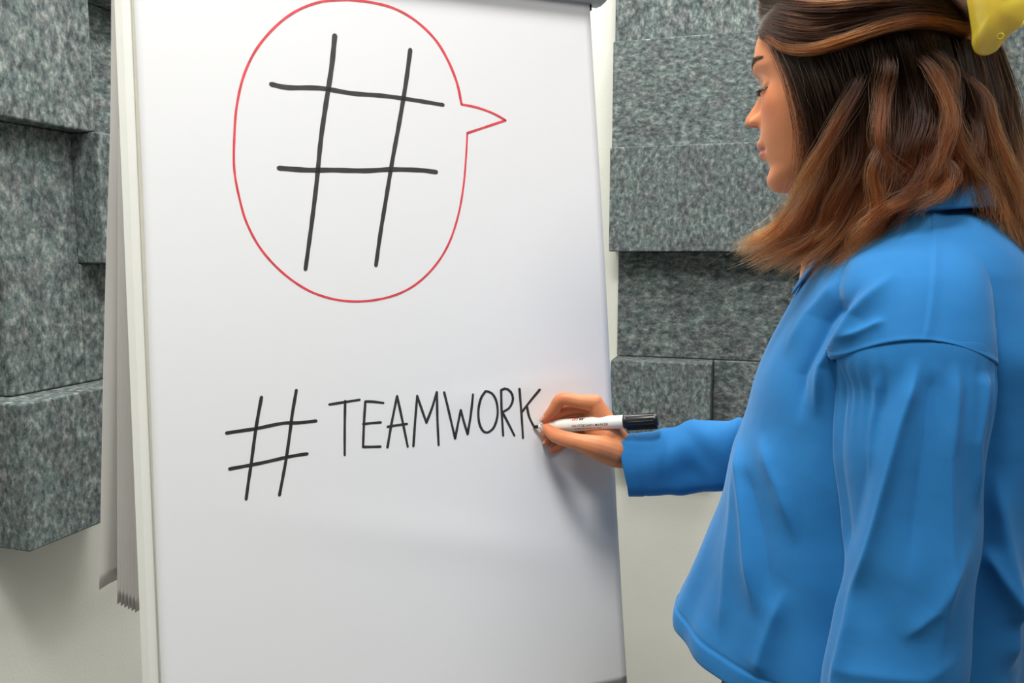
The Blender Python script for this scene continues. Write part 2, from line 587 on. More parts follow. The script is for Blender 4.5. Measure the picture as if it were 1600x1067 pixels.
# ------------------------------------------------------------------ marker drawing on the top sheet
def stroke(pts, w0, w1=None, mat=M_INK, name='marker_stroke', n=None, wob=0.10, pxw=True):
    """pts in photo pixels; w in pixels of line width"""
    w1 = w1 if w1 is not None else w0
    pts = np.array(pts, float)
    L = np.sum(np.linalg.norm(np.diff(pts, axis=0), axis=1))
    n = n or max(8, int(L / 5))
    P2 = resample(pts, n)
    XY = np.array([paper_xy(*p) for p in P2])
    wpx = np.linspace(w0, w1, n) * (1 + wob * np.sin(np.arange(n) * 0.9 + pts[0][0]) * 0.5)
    mpp = 0.93 / FPX * (1 + 0.19 * XY[:, 0] / 0.49)
    R = wpx * mpp / 2
    T = np.gradient(XY, axis=0); T /= np.linalg.norm(T, axis=1)[:, None] + 1e-9
    N = np.stack([-T[:, 1], T[:, 0]], 1)
    left = XY + N * R[:, None]; right = XY - N * R[:, None]
    V2 = []; F = []
    for i in range(n):
        V2 += [left[i], right[i]]
    for i in range(n - 1):
        F.append([2 * i, 2 * i + 1, 2 * i + 3, 2 * i + 2])
    # round ends
    for (c, t, r, e) in ((XY[0], -T[0], R[0], (0, 1)), (XY[-1], T[-1], R[-1], (2 * n - 2, 2 * n - 1))):
        nn = np.array([-t[1], t[0]])
        idx = [len(V2) + k for k in range(7)]
        for a in np.linspace(-PI / 2, PI / 2, 7):
            V2.append(c + r * 0.9 * (math.cos(a) * t + math.sin(a) * nn))
        F.append(idx)
    V2 = np.array(V2)
    Z = page_z(V2[:, 0], V2[:, 1]) + 0.00035
    V = BO + V2[:, :1] * BH + V2[:, 1:2] * BU + Z[:, None] * BN
    o = mesh_obj(name, V, F, mat, pad, False)
    # all faces toward the camera side
    me = o.data
    bm = bmesh.new(); bm.from_mesh(me)
    for f in bm.faces:
        if f.normal.dot(Vector(BN)) < 0:
            f.normal_flip()
    bm.to_mesh(me); bm.free()
    return o


# big hash sign
stroke([(523, 56), (518, 105), (508, 170), (501, 220), (494, 290), (486, 355), (477, 421)], 8, 6)
stroke([(641, 78), (634, 130), (624, 190), (613, 250), (603, 310), (594, 365), (587, 415)], 7, 6)
stroke([(424, 132), (450, 137), (500, 138), (550, 146), (600, 150), (650, 157), (692, 164)], 8, 6)
stroke([(436, 263), (480, 266), (520, 266), (570, 267), (610, 265), (655, 266), (681, 269)], 8, 7)
# red bubble
stroke([(721, 163), (714, 130), (700, 95), (680, 62), (650, 33), (615, 13), (575, 3), (535, 0), (497, 4), (460, 19), (428, 44), (400, 78), (381, 118),
        (370, 165), (366, 215), (366, 265), (374, 310), (386, 350), (408, 390), (440, 425), (478, 452), (515, 466), (552, 471), (590, 468), (625, 458), (655, 440),
        (682, 412), (702, 378), (716, 335), (724, 290), (728, 245), (730, 208)], 4.2, 3.0, M_INK_RED, 'red_bubble_outline', n=240)
stroke([(721, 163), (745, 168), (770, 177), (790, 188)], 3.6, 3.6, M_INK_RED, 'red_bubble_outline')
stroke([(790, 188), (760, 198), (730, 208)], 3.6, 3.6, M_INK_RED, 'red_bubble_outline')


# small hash sign and word; pixels taken from the crop x = 340 + u / 2.963, y = 590 + v / 2.963
def cu(pts):
    return [(340 + u / 2.963, 590 + v / 2.963) for u, v in pts]


stroke(cu([(203, 90), (190, 160), (175, 250), (155, 400), (143, 480), (132, 562)]), 5.2, 4.6)
stroke(cu([(364, 58), (345, 170), (335, 250), (318, 370), (302, 460), (286, 543)]), 5.0, 4.6)
stroke(cu([(42, 256), (100, 247), (180, 235), (300, 211), (370, 209), (455, 200)]), 5.4, 5.0)
stroke(cu([(56, 422), (110, 412), (200, 395), (310, 370), (360, 360), (414, 352)]), 5.4, 5.0)
LW = 4.1
for s_ in (
    [(517, 124), (580, 114), (657, 102)], [(590, 108), (588, 230), (588, 358)],                                   # T
    [(683, 112), (677, 210), (673, 320)], [(683, 110), (720, 111), (767, 117)], [(674, 215), (710, 210), (755, 207)], [(673, 320), (710, 320), (754, 319)],  # E
    [(786, 322), (805, 210), (830, 85)], [(830, 85), (853, 190), (880, 320)], [(787, 227), (830, 220), (876, 214)],  # A
    [(906, 317), (914, 200), (923, 84)], [(923, 84), (942, 140), (966, 208)], [(966, 208), (990, 145), (1014, 67)], [(1014, 67), (1017, 190), (1023, 312)],  # M
    [(1048, 68), (1073, 170), (1099, 281)], [(1099, 281), (1112, 215), (1125, 150)], [(1125, 150), (1140, 205), (1157, 261)], [(1157, 261), (1172, 170), (1181, 77)],  # W
    [(1240, 62), (1218, 95), (1207, 150), (1211, 210), (1230, 248), (1252, 253), (1280, 228), (1296, 170), (1290, 110), (1268, 72), (1240, 62)],  # O
    [(1311, 58), (1315, 160), (1322, 268)], [(1311, 58), (1335, 50), (1360, 72), (1366, 105), (1350, 140), (1318, 160)], [(1318, 160), (1345, 210), (1374, 268)],  # R
    [(1396, 52), (1406, 160), (1414, 279)], [(1490, 56), (1450, 105), (1408, 160)], [(1432, 134), (1442, 180), (1462, 222)],  # K
):
    stroke(cu(s_), LW, LW * 0.9, name='letter_stroke')

# ------------------------------------------------------------------ the woman
AZ = math.radians(20)
F_ = np.array([-math.cos(AZ), math.sin(AZ), 0]); L_ = np.array([-math.sin(AZ), -math.cos(AZ), 0]); U_ = np.array([0, 0, 1.0])
O_ = np.array([.3745, .82, 0])


def bw(f, l, z):
    f = np.asarray(f, float)
    return O_ + f[..., None] * F_ + np.asarray(l, float)[..., None] * L_ + np.asarray(z, float)[..., None] * U_


def pt(f, l, z):
    return O_ + f * F_ + l * L_ + z * U_


def interp(x, xs, ys):
    """smooth interpolation through control values (monotone x)"""
    xs = np.asarray(xs, float); ys = np.asarray(ys, float)
    if xs[0] > xs[-1]:
        xs = xs[::-1]; ys = ys[::-1]
    m = np.gradient(ys, xs)
    d = np.diff(ys) / np.diff(xs)
    mm = np.zeros_like(ys)
    mm[1:-1] = np.where(d[:-1] * d[1:] > 0, 2 * d[:-1] * d[1:] / (d[:-1] + d[1:] + 1e-12), 0)
    mm[0] = d[0]; mm[-1] = d[-1]
    x = np.clip(x, xs[0], xs[-1])
    k = np.clip(np.searchsorted(xs, x, side='right') - 1, 0, len(xs) - 2)
    h = xs[k + 1] - xs[k]; t = (x - xs[k]) / h
    return (ys[k] * (1 + 2 * t) * (1 - t) ** 2 + h * mm[k] * t * (1 - t) ** 2 + ys[k + 1] * t ** 2 * (3 - 2 * t) + h * mm[k + 1] * t ** 2 * (t - 1))


def sstep(x, a, b):
    t = np.clip((x - a) / (b - a), 0, 1)
    return t * t * (3 - 2 * t)


def gs(x, w):
    return np.exp(-(x / w) ** 2)


# ---- skin, eyes, hair, cloth materials
def skin_mat():
    m, nt, b = new_mat('skin')
    at = node(nt, 'ShaderNodeAttribute'); at.attribute_name = 'tint'
    tc = node(nt, 'ShaderNodeTexCoord')
    n = node(nt, 'ShaderNodeTexNoise'); n.inputs['Scale'].default_value = 40; n.inputs['Detail'].default_value = 5
    nt.links.new(tc.outputs['Object'], n.inputs['Vector'])
    r = ramp(nt, [(0.3, (0.93, 0.92, 0.90)), (0.7, (1.04, 1.03, 1.03))])
    nt.links.new(n.outputs['Fac'], r.inputs['Fac'])
    mx = node(nt, 'ShaderNodeMix', data_type='RGBA', blend_type='MULTIPLY'); mx.inputs['Factor'].default_value = 1
    nt.links.new(at.outputs['Color'], mx.inputs[6]); nt.links.new(r.outputs['Color'], mx.inputs[7])
    nt.links.new(mx.outputs[2], b.inputs['Base Color'])
    b.inputs['Roughness'].default_value = 0.48
    b.inputs['Subsurface Weight'].default_value = 0.18
    b.inputs['Subsurface Radius'].default_value = (1.0, 0.35, 0.2)
    b.inputs['Subsurface Scale'].default_value = 0.006
    b.inputs['Specular IOR Level'].default_value = 0.35
    n2 = node(nt, 'ShaderNodeTexNoise'); n2.inputs['Scale'].default_value = 700; n2.inputs['Detail'].default_value = 3
    nt.links.new(tc.outputs['Object'], n2.inputs['Vector'])
    bp = node(nt, 'ShaderNodeBump'); bp.inputs['Strength'].default_value = 0.12; bp.inputs['Distance'].default_value = 0.0008
    nt.links.new(n2.outputs['Fac'], bp.inputs['Height']); nt.links.new(bp.outputs['Normal'], b.inputs['Normal'])
    return m


def cloth_mat():
    m, nt, b = new_mat('blue_twill')
    tc = node(nt, 'ShaderNodeTexCoord')
    n = node(nt, 'ShaderNodeTexNoise'); n.inputs['Scale'].default_value = 14; n.inputs['Detail'].default_value = 4
    nt.links.new(tc.outputs['Object'], n.inputs['Vector'])
    r = ramp(nt, [(0.3, (0.016, 0.148, 0.385)), (0.7, (0.021, 0.165, 0.42))])
    nt.links.new(n.outputs['Fac'], r.inputs['Fac'])
    nt.links.new(r.outputs['Color'], b.inputs['Base Color'])
    b.inputs['Roughness'].default_value = 0.85
    b.inputs['Specular IOR Level'].default_value = 0.2
    b.inputs['Sheen Weight'].default_value = 0.20
    b.inputs['Sheen Roughness'].default_value = 0.4
    b.inputs['Sheen Tint'].default_value = (0.58, 0.80, 1.0, 1)
    # fine diagonal weave
    wv = node(nt, 'ShaderNodeTexWave', wave_type='BANDS', bands_direction='DIAGONAL')
    wv.inputs['Scale'].default_value = 260; wv.inputs['Distortion'].default_value = 1.5; wv.inputs['Detail'].default_value = 2
    nt.links.new(tc.outputs['Object'], wv.inputs['Vector'])
    n3 = node(nt, 'ShaderNodeTexNoise'); n3.inputs['Scale'].default_value = 16; n3.inputs['Detail'].default_value = 2
    nt.links.new(tc.outputs['Object'], n3.inputs['Vector'])
    b1 = node(nt, 'ShaderNodeBump'); b1.inputs['Strength'].default_value = 0.035; b1.inputs['Distance'].default_value = 0.0006
    b2 = node(nt, 'ShaderNodeBump'); b2.inputs['Strength'].default_value = 0.35; b2.inputs['Distance'].default_value = 0.006
    nt.links.new(n3.outputs['Fac'], b2.inputs['Height'])
    nt.links.new(wv.outputs['Fac'], b1.inputs['Height']); nt.links.new(b2.outputs['Normal'], b1.inputs['Normal'])
    nt.links.new(b1.outputs['Normal'], b.inputs['Normal'])
    return m


def hair_mat():
    m = bpy.data.materials.new('brown_hair'); m.use_nodes = True
    nt = m.node_tree; nt.nodes.clear()
    out = node(nt, 'ShaderNodeOutputMaterial')
    h = node(nt, 'ShaderNodeBsdfHairPrincipled'); h.parametrization = 'COLOR'
    h.inputs['IOR'].default_value = 1.30
    h.inputs['Roughness'].default_value = 0.26
    h.inputs['Radial Roughness'].default_value = 0.45
    h.inputs['Random Roughness'].default_value = 0.2
    at = node(nt, 'ShaderNodeAttribute'); at.attribute_name = 'shade'
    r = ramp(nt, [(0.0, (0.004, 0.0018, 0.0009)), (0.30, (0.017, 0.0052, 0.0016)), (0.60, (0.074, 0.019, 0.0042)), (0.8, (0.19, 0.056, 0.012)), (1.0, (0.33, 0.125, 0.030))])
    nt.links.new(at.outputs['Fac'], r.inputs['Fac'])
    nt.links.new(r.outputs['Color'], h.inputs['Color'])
    nt.links.new(h.outputs[0], out.inputs['Surface'])
    return m


M_SKIN = skin_mat()
M_CLOTH = cloth_mat()
M_HAIR = hair_mat()
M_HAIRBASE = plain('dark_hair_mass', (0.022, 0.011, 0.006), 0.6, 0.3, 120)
M_BROW = plain('brow_hair', (0.045, 0.022, 0.013), 0.6, 0.2, 200)
M_NAIL = plain('fingernail', (0.70, 0.33, 0.22), 0.25, 0.02, 60)
M_PANTS = plain('black_trousers', (0.012, 0.013, 0.012), 0.8, 0.2, 100, 0.2, 300)
M_SHOE = plain('black_leather', (0.015, 0.014, 0.014), 0.4, 0.1, 60)
M_SOLE = plain('shoe_sole', (0.55, 0.55, 0.52), 0.7, 0.05, 60)
M_CLIP = plain('yellow_clip_plastic', (1.0, 0.74, 0.085), 0.24, 0.10, 35, spec=0.6, **{'Subsurface Weight': 0.35, 'Subsurface Scale': 0.01, 'Coat Weight': 0.4})
M_WHITEPL = plain('white_pen_plastic', (0.82, 0.84, 0.78), 0.3, 0.01, 60)
M_RED = plain('red_print', (0.65, 0.02, 0.04), 0.5, 0.05, 60)
M_EYE = plain('eye_white', (0.75, 0.72, 0.68), 0.15, 0.01, 60)
M_IRIS = plain('brown_iris', (0.05, 0.022, 0.01), 0.1, 0.1, 200)

woman = empty('person', pt(0, 0, FLOOR), 'woman in a loose light blue shirt writing on the paper with a marker', 'person')

# ---- head: heights and sections in head coordinates (cm), eye level = 0
YAW = math.radians(37); HP = math.radians(6)
Fh0 = np.array([-math.cos(YAW), math.sin(YAW), 0]); Lh = np.array([-math.sin(YAW), -math.cos(YAW), 0])
Fh = Fh0 * math.cos(HP) - U_ * math.sin(HP); Uh = U_ * math.cos(HP) + Fh0 * math.sin(HP)
HC = pt(.038, 0, 1.5155)
HSC = 0.0098


def hw(f, l, u):
    f = np.asarray(f, float); l = np.asarray(l, float); u = np.asarray(u, float)
    return HC + HSC * (f[..., None] * Fh + l[..., None] * Lh + u[..., None] * Uh)


def head_local(P):
    d = (np.asarray(P) - HC) / HSC
    return d @ Fh, d @ Lh, d @ Uh


def uwarp(u):
    """face heights: where the features sit on this face"""
    return np.interp(u, [-13, -11.0, -6.22, -3.65, -2.55, 0.1, 2.1, 13], [-12.6, -10.6, -6.47, -4.45, -3.35, 0, 1.9, 12.8])


def head_grid():
    nr, nc = 230, 260
    uu = np.concatenate([np.linspace(-11.15, -10.4, 22), np.linspace(-10.35, 4.0, 160), np.linspace(4.2, 9.5, 30), np.linspace(9.7, 10.8, 18)])
    nr = len(uu)
    Ff = interp(uu, [-11.2, -11.05, -10.75, -9.7, -8.4, -7, -6, -5, -4, -3, -2, -1, 0, 1, 2, 3, 4.5, 6, 7.5, 9, 10.2, 10.8],
                [6.6, 7.6, 8.35, 8.75, 8.45, 8.75, 8.95, 8.95, 8.85, 8.75, 8.65, 8.6, 8.65, 8.85, 9.15, 9.15, 8.9, 8.2, 6.9, 4.8, 2.2, -.6])
    Bk = interp(uu, [-11.2, -10, -8.5, -7, -5, -3, 0, 2, 4, 6, 8, 9.5, 10.5, 10.8], [5.0, 3.0, -.5, -4.0, -6.3, -7.6, -8.8, -9.2, -9.2, -8.6, -6.9, -4.6, -2.2, -1.2])
    Wd = interp(uu, [-11.2, -10.8, -10, -9, -8, -6.5, -5, -3.5, -2, 0, 2, 4, 6, 8, 9.5, 10.4, 10.8], [.9, 1.8, 2.9, 3.7, 4.3, 5.1, 5.8, 6.35, 6.7, 6.9, 7.15, 7.2, 6.7, 5.3, 3.5, 1.6, .3])
    # where the section is widest
    Cn = interp(uu, [-11.2, -10, -8, -6, -3, 0, 3, 6, 9, 10.8], [5.8, 5.2, 3.2, 1.2, .3, -.2, -.6, -.8, -.9, -.9])
    # dense toward the front
    k = np.linspace(-1, 1, nc, endpoint=False)
    th = PI * (0.42 * k + 0.58 * np.sign(k) * np.abs(k) ** 2.2)
    U = uu[:, None] + 0 * th[None, :]
    c = np.cos(th)[None, :]; s = np.sin(th)[None, :]
    ef = interp(uu, [-11.2, -10, -8, -5, -2, 1, 4, 8, 10.8], [1.0, .95, .92, .88, .86, .85, .88, .95, 1.0])[:, None]
    fr = np.where(c >= 0, (Ff - Cn)[:, None], (Cn - Bk)[:, None])
    f = Cn[:, None] + fr * np.sign(c) * np.abs(c) ** np.where(c >= 0, ef, 1.0)
    l = Wd[:, None] * np.sign(s) * np.abs(s) ** np.where(c >= 0, 0.92, 1.0)
    front = sstep(c, 0.05, 0.45) * np.ones_like(U)
    U0 = U; U = uwarp(U)
    al = np.abs(l)
    d = np.zeros_like(U)
    # brow ridge, eye sockets, lids
    d += 0.35 * gs(U - 1.9, 0.9) * gs(al - 2.6, 2.2)
    d -= 1.05 * gs(U - 0.25, 1.15) * gs(al - 3.1, 1.5)
    d -= 0.35 * gs(U - 0.5, 0.9) * gs(al - 1.2, 0.8)
    eb = np.sqrt(np.maximum(0, 1 - ((U - 0.0) / 1.25) ** 2 - ((al - 3.15) / 1.65) ** 2))
    d += 0.72 * eb
    d -= 0.10 * gs(U - 0.95, 0.16) * gs(al - 3.1, 1.3)            # lid crease
    d -= 0.22 * gs(U + 0.50, 0.13) * gs(al - 3.2, 1.1)            # lid slit
    # nose
    Nh = interp(U, [-5.0, -4.75, -4.45, -4.25, -4.0, -3.7, -3.3, -2.8, -2.0, -1.0, 0.0, .7, 1.4, 2.4], [0, .12, .62, 1.35, 2.0, 2.28, 2.32, 2.12, 1.60, .98, .48, .22, .10, 0])
    Nw = interp(U, [-5, -4.3, -3.6, -2.8, -1.8, -.5, 1, 2.4], [1.0, .95, .95, .82, .72, .66, .7, .9])
    d += Nh * np.exp(-(al / Nw) ** 2.3)
    d += 0.95 * gs(U + 3.75, 0.62) * gs(al - 1.25, 0.48)           # wings
    d -= 0.35 * gs(U + 4.32, 0.16) * gs(al - 0.62, 0.33)           # nostrils
    d -= 0.22 * gs(U + 3.6, 0.7) * gs(al - 1.95, 0.35)             # crease beside the wing
    # philtrum, lips
    d += 0.35 * gs(U + 6.3, 1.7) * gs(al, 2.4)
    d -= 0.10 * gs(U + 5.1, 0.5) * gs(al, 0.28)
    lw = np.clip(1 - (al / 2.35) ** 2, 0, 1)
    d += 0.52 * gs(U + 5.98, 0.42) * lw ** 0.75
    d += 0.55 * gs(U + 7.0, 0.50) * np.clip(1 - (al / 2.1) ** 2, 0, 1) ** 0.75
    d -= 0.34 * gs(U + 6.47 + 0.03 * al ** 2, 0.13) * np.clip(1 - (al / 2.5) ** 2, 0, 1) ** 0.4
    d -= 0.25 * gs(U + 6.45, 0.35) * gs(al - 2.55, 0.35)           # corners
    d -= 0.38 * gs(U + 8.0, 0.5) * gs(al, 1.8)
    d += 0.22 * gs(U + 9.5, 0.9) * gs(al, 1.4)                     # chin
    f = f + d * front
    # cheeks
    ch = 0.32 * gs(U + 2.6, 1.9) * gs(al - 4.3, 1.7) * front
    f = f + ch * 0.8; l = l + np.sign(l) * ch * 0.6
    V = hw(f, l, U0).reshape(-1, 3)
    Fc = grid_faces(nr, nc, wrap=True)
    V = V.tolist()
    b0 = len(V); V.append(hw(6.2, 0, -11.2).tolist()); V.append(hw(-.8, 0, 10.85).tolist())
    for j in range(nc):
        Fc.append([(j + 1) % nc, j, b0]); Fc.append([(nr - 1) * nc + j, (nr - 1) * nc + (j + 1) % nc, b0 + 1])
    return V, Fc


def capsule(P, R, ns=16, n=None, sph=True):
    """closed round ended tube through P"""
    P = np.asarray(P, float)
    R = np.asarray(R, float) * np.ones(len(P))
    n = n or 6 * (len(P) - 1) + 1
    Q = resample(P, n)
    d = np.concatenate([[0], np.cumsum(np.linalg.norm(np.diff(P, axis=0), axis=1))])
    dq = np.concatenate([[0], np.cumsum(np.linalg.norm(np.diff(Q, axis=0), axis=1))])
    r = np.interp(dq / dq[-1], d / d[-1], R)
    a = np.linspace(0, PI / 2, 6)[:-1]
    t0 = Q[1] - Q[0]; t0 /= np.linalg.norm(t0); t1 = Q[-1] - Q[-2]; t1 /= np.linalg.norm(t1)
    pre = [Q[0] - t0 * r[0] * math.cos(x) for x in a]; rp = [max(1e-4, r[0] * math.sin(x)) for x in a]
    post = [Q[-1] + t1 * r[-1] * math.cos(x) for x in a[::-1]]; rq = [max(1e-4, r[-1] * math.sin(x)) for x in a[::-1]]
    return tube_geo(np.vstack([pre, Q, post]), np.concatenate([rp, r, rq]), ns)


class Soup:
    def __init__(self):
        self.V = []; self.F = []

    def add(self, VF):
        b = len(self.V)
        self.V += list(VF[0]); self.F += [[i + b for i in f] for f in VF[1]]

    def remesh(self, name, voxel, smooth=0, factor=0.5):
        me = bpy.data.meshes.new(name + '_soup')
        me.from_pydata([tuple(v) for v in self.V], [], [tuple(f) for f in self.F]); me.update()
        bm = bmesh.new(); bm.from_mesh(me)
        bm.to_mesh(me); bm.free()
        o = bpy.data.objects.new(name + '_soup', me); COL.objects.link(o)
        m = o.modifiers.new('r', 'REMESH'); m.mode = 'VOXEL'; m.voxel_size = voxel; m.adaptivity = 0
        if smooth:
            s = o.modifiers.new('s', 'SMOOTH'); s.iterations = smooth; s.factor = factor
        dg = bpy.context.evaluated_depsgraph_get()
        ev = o.evaluated_get(dg)
        m2 = bpy.data.meshes.new_from_object(ev)
        V = np.zeros(len(m2.vertices) * 3); m2.vertices.foreach_get('co', V)
        F = [list(p.vertices) for p in m2.polygons]
        bpy.data.objects.remove(o); bpy.data.meshes.remove(me); bpy.data.meshes.remove(m2)
        return V.reshape(-1, 3), F


def D(px, py, z):
    return at_depth(px, py, z)


# ---- marker pose
PEN_TIP = on_plane(833, 667, BO, BN) + BN * 0.0012
PEN_TAIL = at_depth(1029, 655.5, 1.030)
pd = PEN_TAIL - PEN_TIP; PEN_L = np.linalg.norm(pd); pd /= PEN_L
print('pen length', PEN_L, 'angle to paper', math.degrees(math.asin(np.dot(pd, BN))))


def bdepth(px, py, off):
    """point over the paper at this pixel, off metres in front of the paper"""
    return on_plane(px, py, BO + BN * off, BN)


# ---- the writing hand (right): joints given by pixel and distance in front of the paper
wrist = D(988, 706, 1.066)
index = [D(929, 629.5, 1.066), D(904, 627, 1.064), D(878, 623.5, 1.068), D(865, 640, 1.076), D(852, 655.5, 1.085)]
middle = [D(932, 641, 1.080), D(905, 639, 1.081), D(880, 643, 1.085), D(862, 658, 1.090), D(852, 677, bdepth(852, 677, .010) @ FW * 0 + 1.093)]
ring = [D(934, 655, 1.098), D(905, 652, 1.100), D(882, 658, 1.100), D(862, 678, 1.098), D(855.5, 691, 1.097)]
pinky = [D(938, 672, 1.108), D(912, 674, 1.108), D(893, 684, 1.106), D(873, 698, 1.100), D(864.5, 702.5, 1.099)]
thumb = [D(958, 706, 1.052), D(928, 697, 1.042), D(905, 691, 1.043), D(885, 686, 1.051), D(868, 680, 1.065), D(855, 670.5, 1.076)]
hs = Soup()
hs.add(capsule(index, [.0118, .0094, .0092, .0080, .0063]))
hs.add(capsule(middle, [.0110, .0090, .0085, .0074, .0062]))
hs.add(capsule(ring, [.0105, .0085, .0080, .0070, .0060]))
hs.add(capsule(pinky, [.0095, .0075, .0070, .0062, .0053]))
hs.add(capsule(thumb, [.0170, .0150, .0112, .0104, .0100, .0076]))
hs.add(capsule([wrist, D(968, 692, 1.066), index[0]], [.021, .0165, .0112]))
hs.add(capsule([wrist, D(968, 696, 1.074), middle[0]], [.021, .0165, .0112]))
hs.add(capsule([wrist, D(968, 704, 1.082), ring[0]], [.021, .0165, .0108]))
hs.add(capsule([wrist, D(968, 710, 1.088), pinky[0]], [.021, .0165, .0100]))
hs.add(capsule([wrist, D(962, 711, 1.066), D(930, 703, 1.060)], [.021, .0170, .0125]))
hs.add(capsule([wrist, D(960, 710, 1.085), D(918, 698, 1.096)], [.021, .0155, .0110]))
hs.add(capsule([index[0], middle[0], ring[0], pinky[0]], [.0105, .0108, .0102, .0092]))
hs.add(capsule([D(950, 680, 1.062), D(925, 668, 1.072), D(930, 640, 1.075)], [.014, .012, .011]))      # web between thumb and index
elbow = D(1258, 708, 1.015)
hs.add(capsule([wrist, D(1040, 712, 1.052), D(1130, 712, 1.036)], [.0235, .0265, .033], 24))
HV, HF = hs.remesh('hand', 0.0011, 6, 0.5)
print('hand verts', len(HV))

# ---- head, neck, trunk and upper arms: one skin
sh_l = pt(-.018, .148, 1.268); sh_r = pt(-.018, -.148, 1.268)
bs = Soup()
bs.add(head_grid())
bs.add(capsule([pt(-.035, 0, 1.36), pt(-.012, 0, 1.42), hw(-1.2, 0, -4.5)], [.062, .054, .052], 40))
for sd in (1, -1):
    bs.add(capsule([hw(-.6, 6.2 * sd, -3.2), hw(-1.0, 6.6 * sd, -.4), hw(-1.6, 6.8 * sd, 1.0)], [.005, .008, .008], 14))
bs.add(capsule([sh_l, pt(-.03, .06, 1.315), pt(-.03, -.06, 1.315), sh_r], [.036, .036, .036, .036], 24))
bs.add(capsule([pt(-.01, 0, 1.32), pt(0, 0, 1.15), pt(.02, 0, 1.0), pt(.02, 0, .90)], [.085, .09, .085, .085], 32))
bs.add(capsule([sh_r, D(1330, 590, 1.0), elbow, D(1130, 712, 1.036)], [.042, .040, .037, .032], 24))
BV, BF = bs.remesh('body', 0.00155, 1, 0.35)
print('body verts', len(BV))

# ---- left arm and relaxed hand (hangs below the picture)
ls = Soup()
elb_l = pt(-.012, .185, 1.01); wr_l = pt(.045, .190, .775)
ls.add(capsule([sh_l, pt(-.018, .172, 1.15), elb_l, pt(.004, .188, .90), wr_l], [.042, .040, .034, .028, .022], 24))


def lh(f, l, z):
    return wr_l + f * F_ + l * L_ + z * U_


for k, (x, ln) in enumerate(((.026, .93), (.009, 1.0), (-.008, .95), (-.024, .78))):
    m0 = lh(.02 + x, 0.002, -.085); r0 = .0088 - .0006 * k
    ls.add(capsule([m0, lh(.026 + x, -.008, -.085 - .04 * ln), lh(.028 + x * .95, -.022, -.085 - .062 * ln), lh(.026 + x * .9, -.036, -.085 - .075 * ln)], [r0 + .0015, r0, r0 - .001, r0 - .002]))
    ls.add(capsule([wr_l, lh(.012 + x * .7, 0, -.045), m0], [.02, .014, r0 + .0015]))
ls.add(capsule([lh(.018, -.008, -.02), lh(.045, -.02, -.05), lh(.055, -.028, -.078), lh(.055, -.034, -.10)], [.016, .0115, .0095, .0075]))
LV, LF = ls.remesh('left_arm', 0.002, 5, 0.5)

AV = np.vstack([BV, HV, LV]); AF = list(BF) + [[i + len(BV) for i in f] for f in HF] + [[i + len(BV) + len(HV) for i in f] for f in LF]
me = bpy.data.meshes.new('body')
me.vertices.add(len(AV)); me.vertices.foreach_set('co', AV.ravel())
lt = np.array([len(f) for f in AF]); li = np.concatenate([np.array(f) for f in AF])
me.loops.add(len(li)); me.loops.foreach_set('vertex_index', li)
me.polygons.add(len(lt)); me.polygons.foreach_set('loop_start', np.concatenate([[0], np.cumsum(lt)[:-1]]))
me.update(calc_edges=True); me.validate(); me.shade_smooth()
# natural skin colouring: lips, cheeks, nose tip, lids, fingertips; painted shade in mouth, nostrils
base = np.array([0.63, 0.240, 0.102])
tint = np.tile(base, (len(AV), 1))
hf, hl, hu = head_local(AV); hal = np.abs(hl); hu = uwarp(hu)


def blend(mask, col):
    global tint
    mask = np.clip(mask, 0, 1)[:, None]
    tint = tint * (1 - mask) + np.array(col) * mask


fm = (hf > 5.0) & (np.abs(hu) < 12)
blend(fm * 0.45 * gs(hu + 2.8, 2.0) * gs(hal - 4.2, 2.2), (0.63, 0.165, 0.072))
blend(fm * 0.45 * gs(hu + 3.6, 1.0) * gs(hal, 1.4), (0.65, 0.18, 0.082))
blend(fm * 0.35 * gs(hu - 0.2, 0.9) * gs(hal - 3.1, 1.6), (0.50, 0.24, 0.17))
blend(fm * 0.55 * gs(hu + 0.40, 0.22) * sstep(hal, 1.5, 2.0) * sstep(hal, 5.2, 4.4), (0.16, 0.07, 0.05))
lipm = np.where(hu > -6.47, sstep(hu, -5.50 - 0.0, -5.75) * 1.0, sstep(hu, -7.55, -7.25)) * sstep(hal, 2.35, 2.0) * np.where(hu > -6.47, sstep(-5.55 - 0.22 * hal - hu, -0.1, 0.1), sstep(hu - (-7.55 + 0.18 * hal ** 1.4), -0.1, 0.12))
blend(fm * (hf > 7.5) * lipm * 0.85, (0.50, 0.14, 0.115))
blend(fm * (hf > 6.5) * gs(hu + 6.47, 0.10) * (hal < 2.3) * 0.7, (0.20, 0.05, 0.045))  # shade between the closed lips, painted into the tint
blend(fm * gs(hu + 4.33, 0.17) * gs(hal - 0.62, 0.3) * 0.75, (0.12, 0.04, 0.03))  # nostril shade painted into the tint
nB = len(BV)
for tip in (index[-1], middle[-1], ring[-1], pinky[-1], thumb[-1]):
    dd = np.linalg.norm(AV - tip, axis=1)
    blend(0.5 * gs(dd, .016), (0.68, 0.19, 0.095))
for kn in (index[2], index[0], middle[2], thumb[3]):
    dd = np.linalg.norm(AV - kn, axis=1)
    blend(0.40 * gs(dd, .014), (0.69, 0.20, 0.105))
ca = me.color_attributes.new('tint', 'FLOAT_COLOR', 'POINT')
ca.data.foreach_set('color', np.hstack([tint, np.ones((len(AV), 1))]).astype(np.float32).ravel())
me.materials.append(M_SKIN)
body = bpy.data.objects.new('body', me); link(body); body.parent = woman; body.matrix_parent_inverse = woman.matrix_basis.inverted()

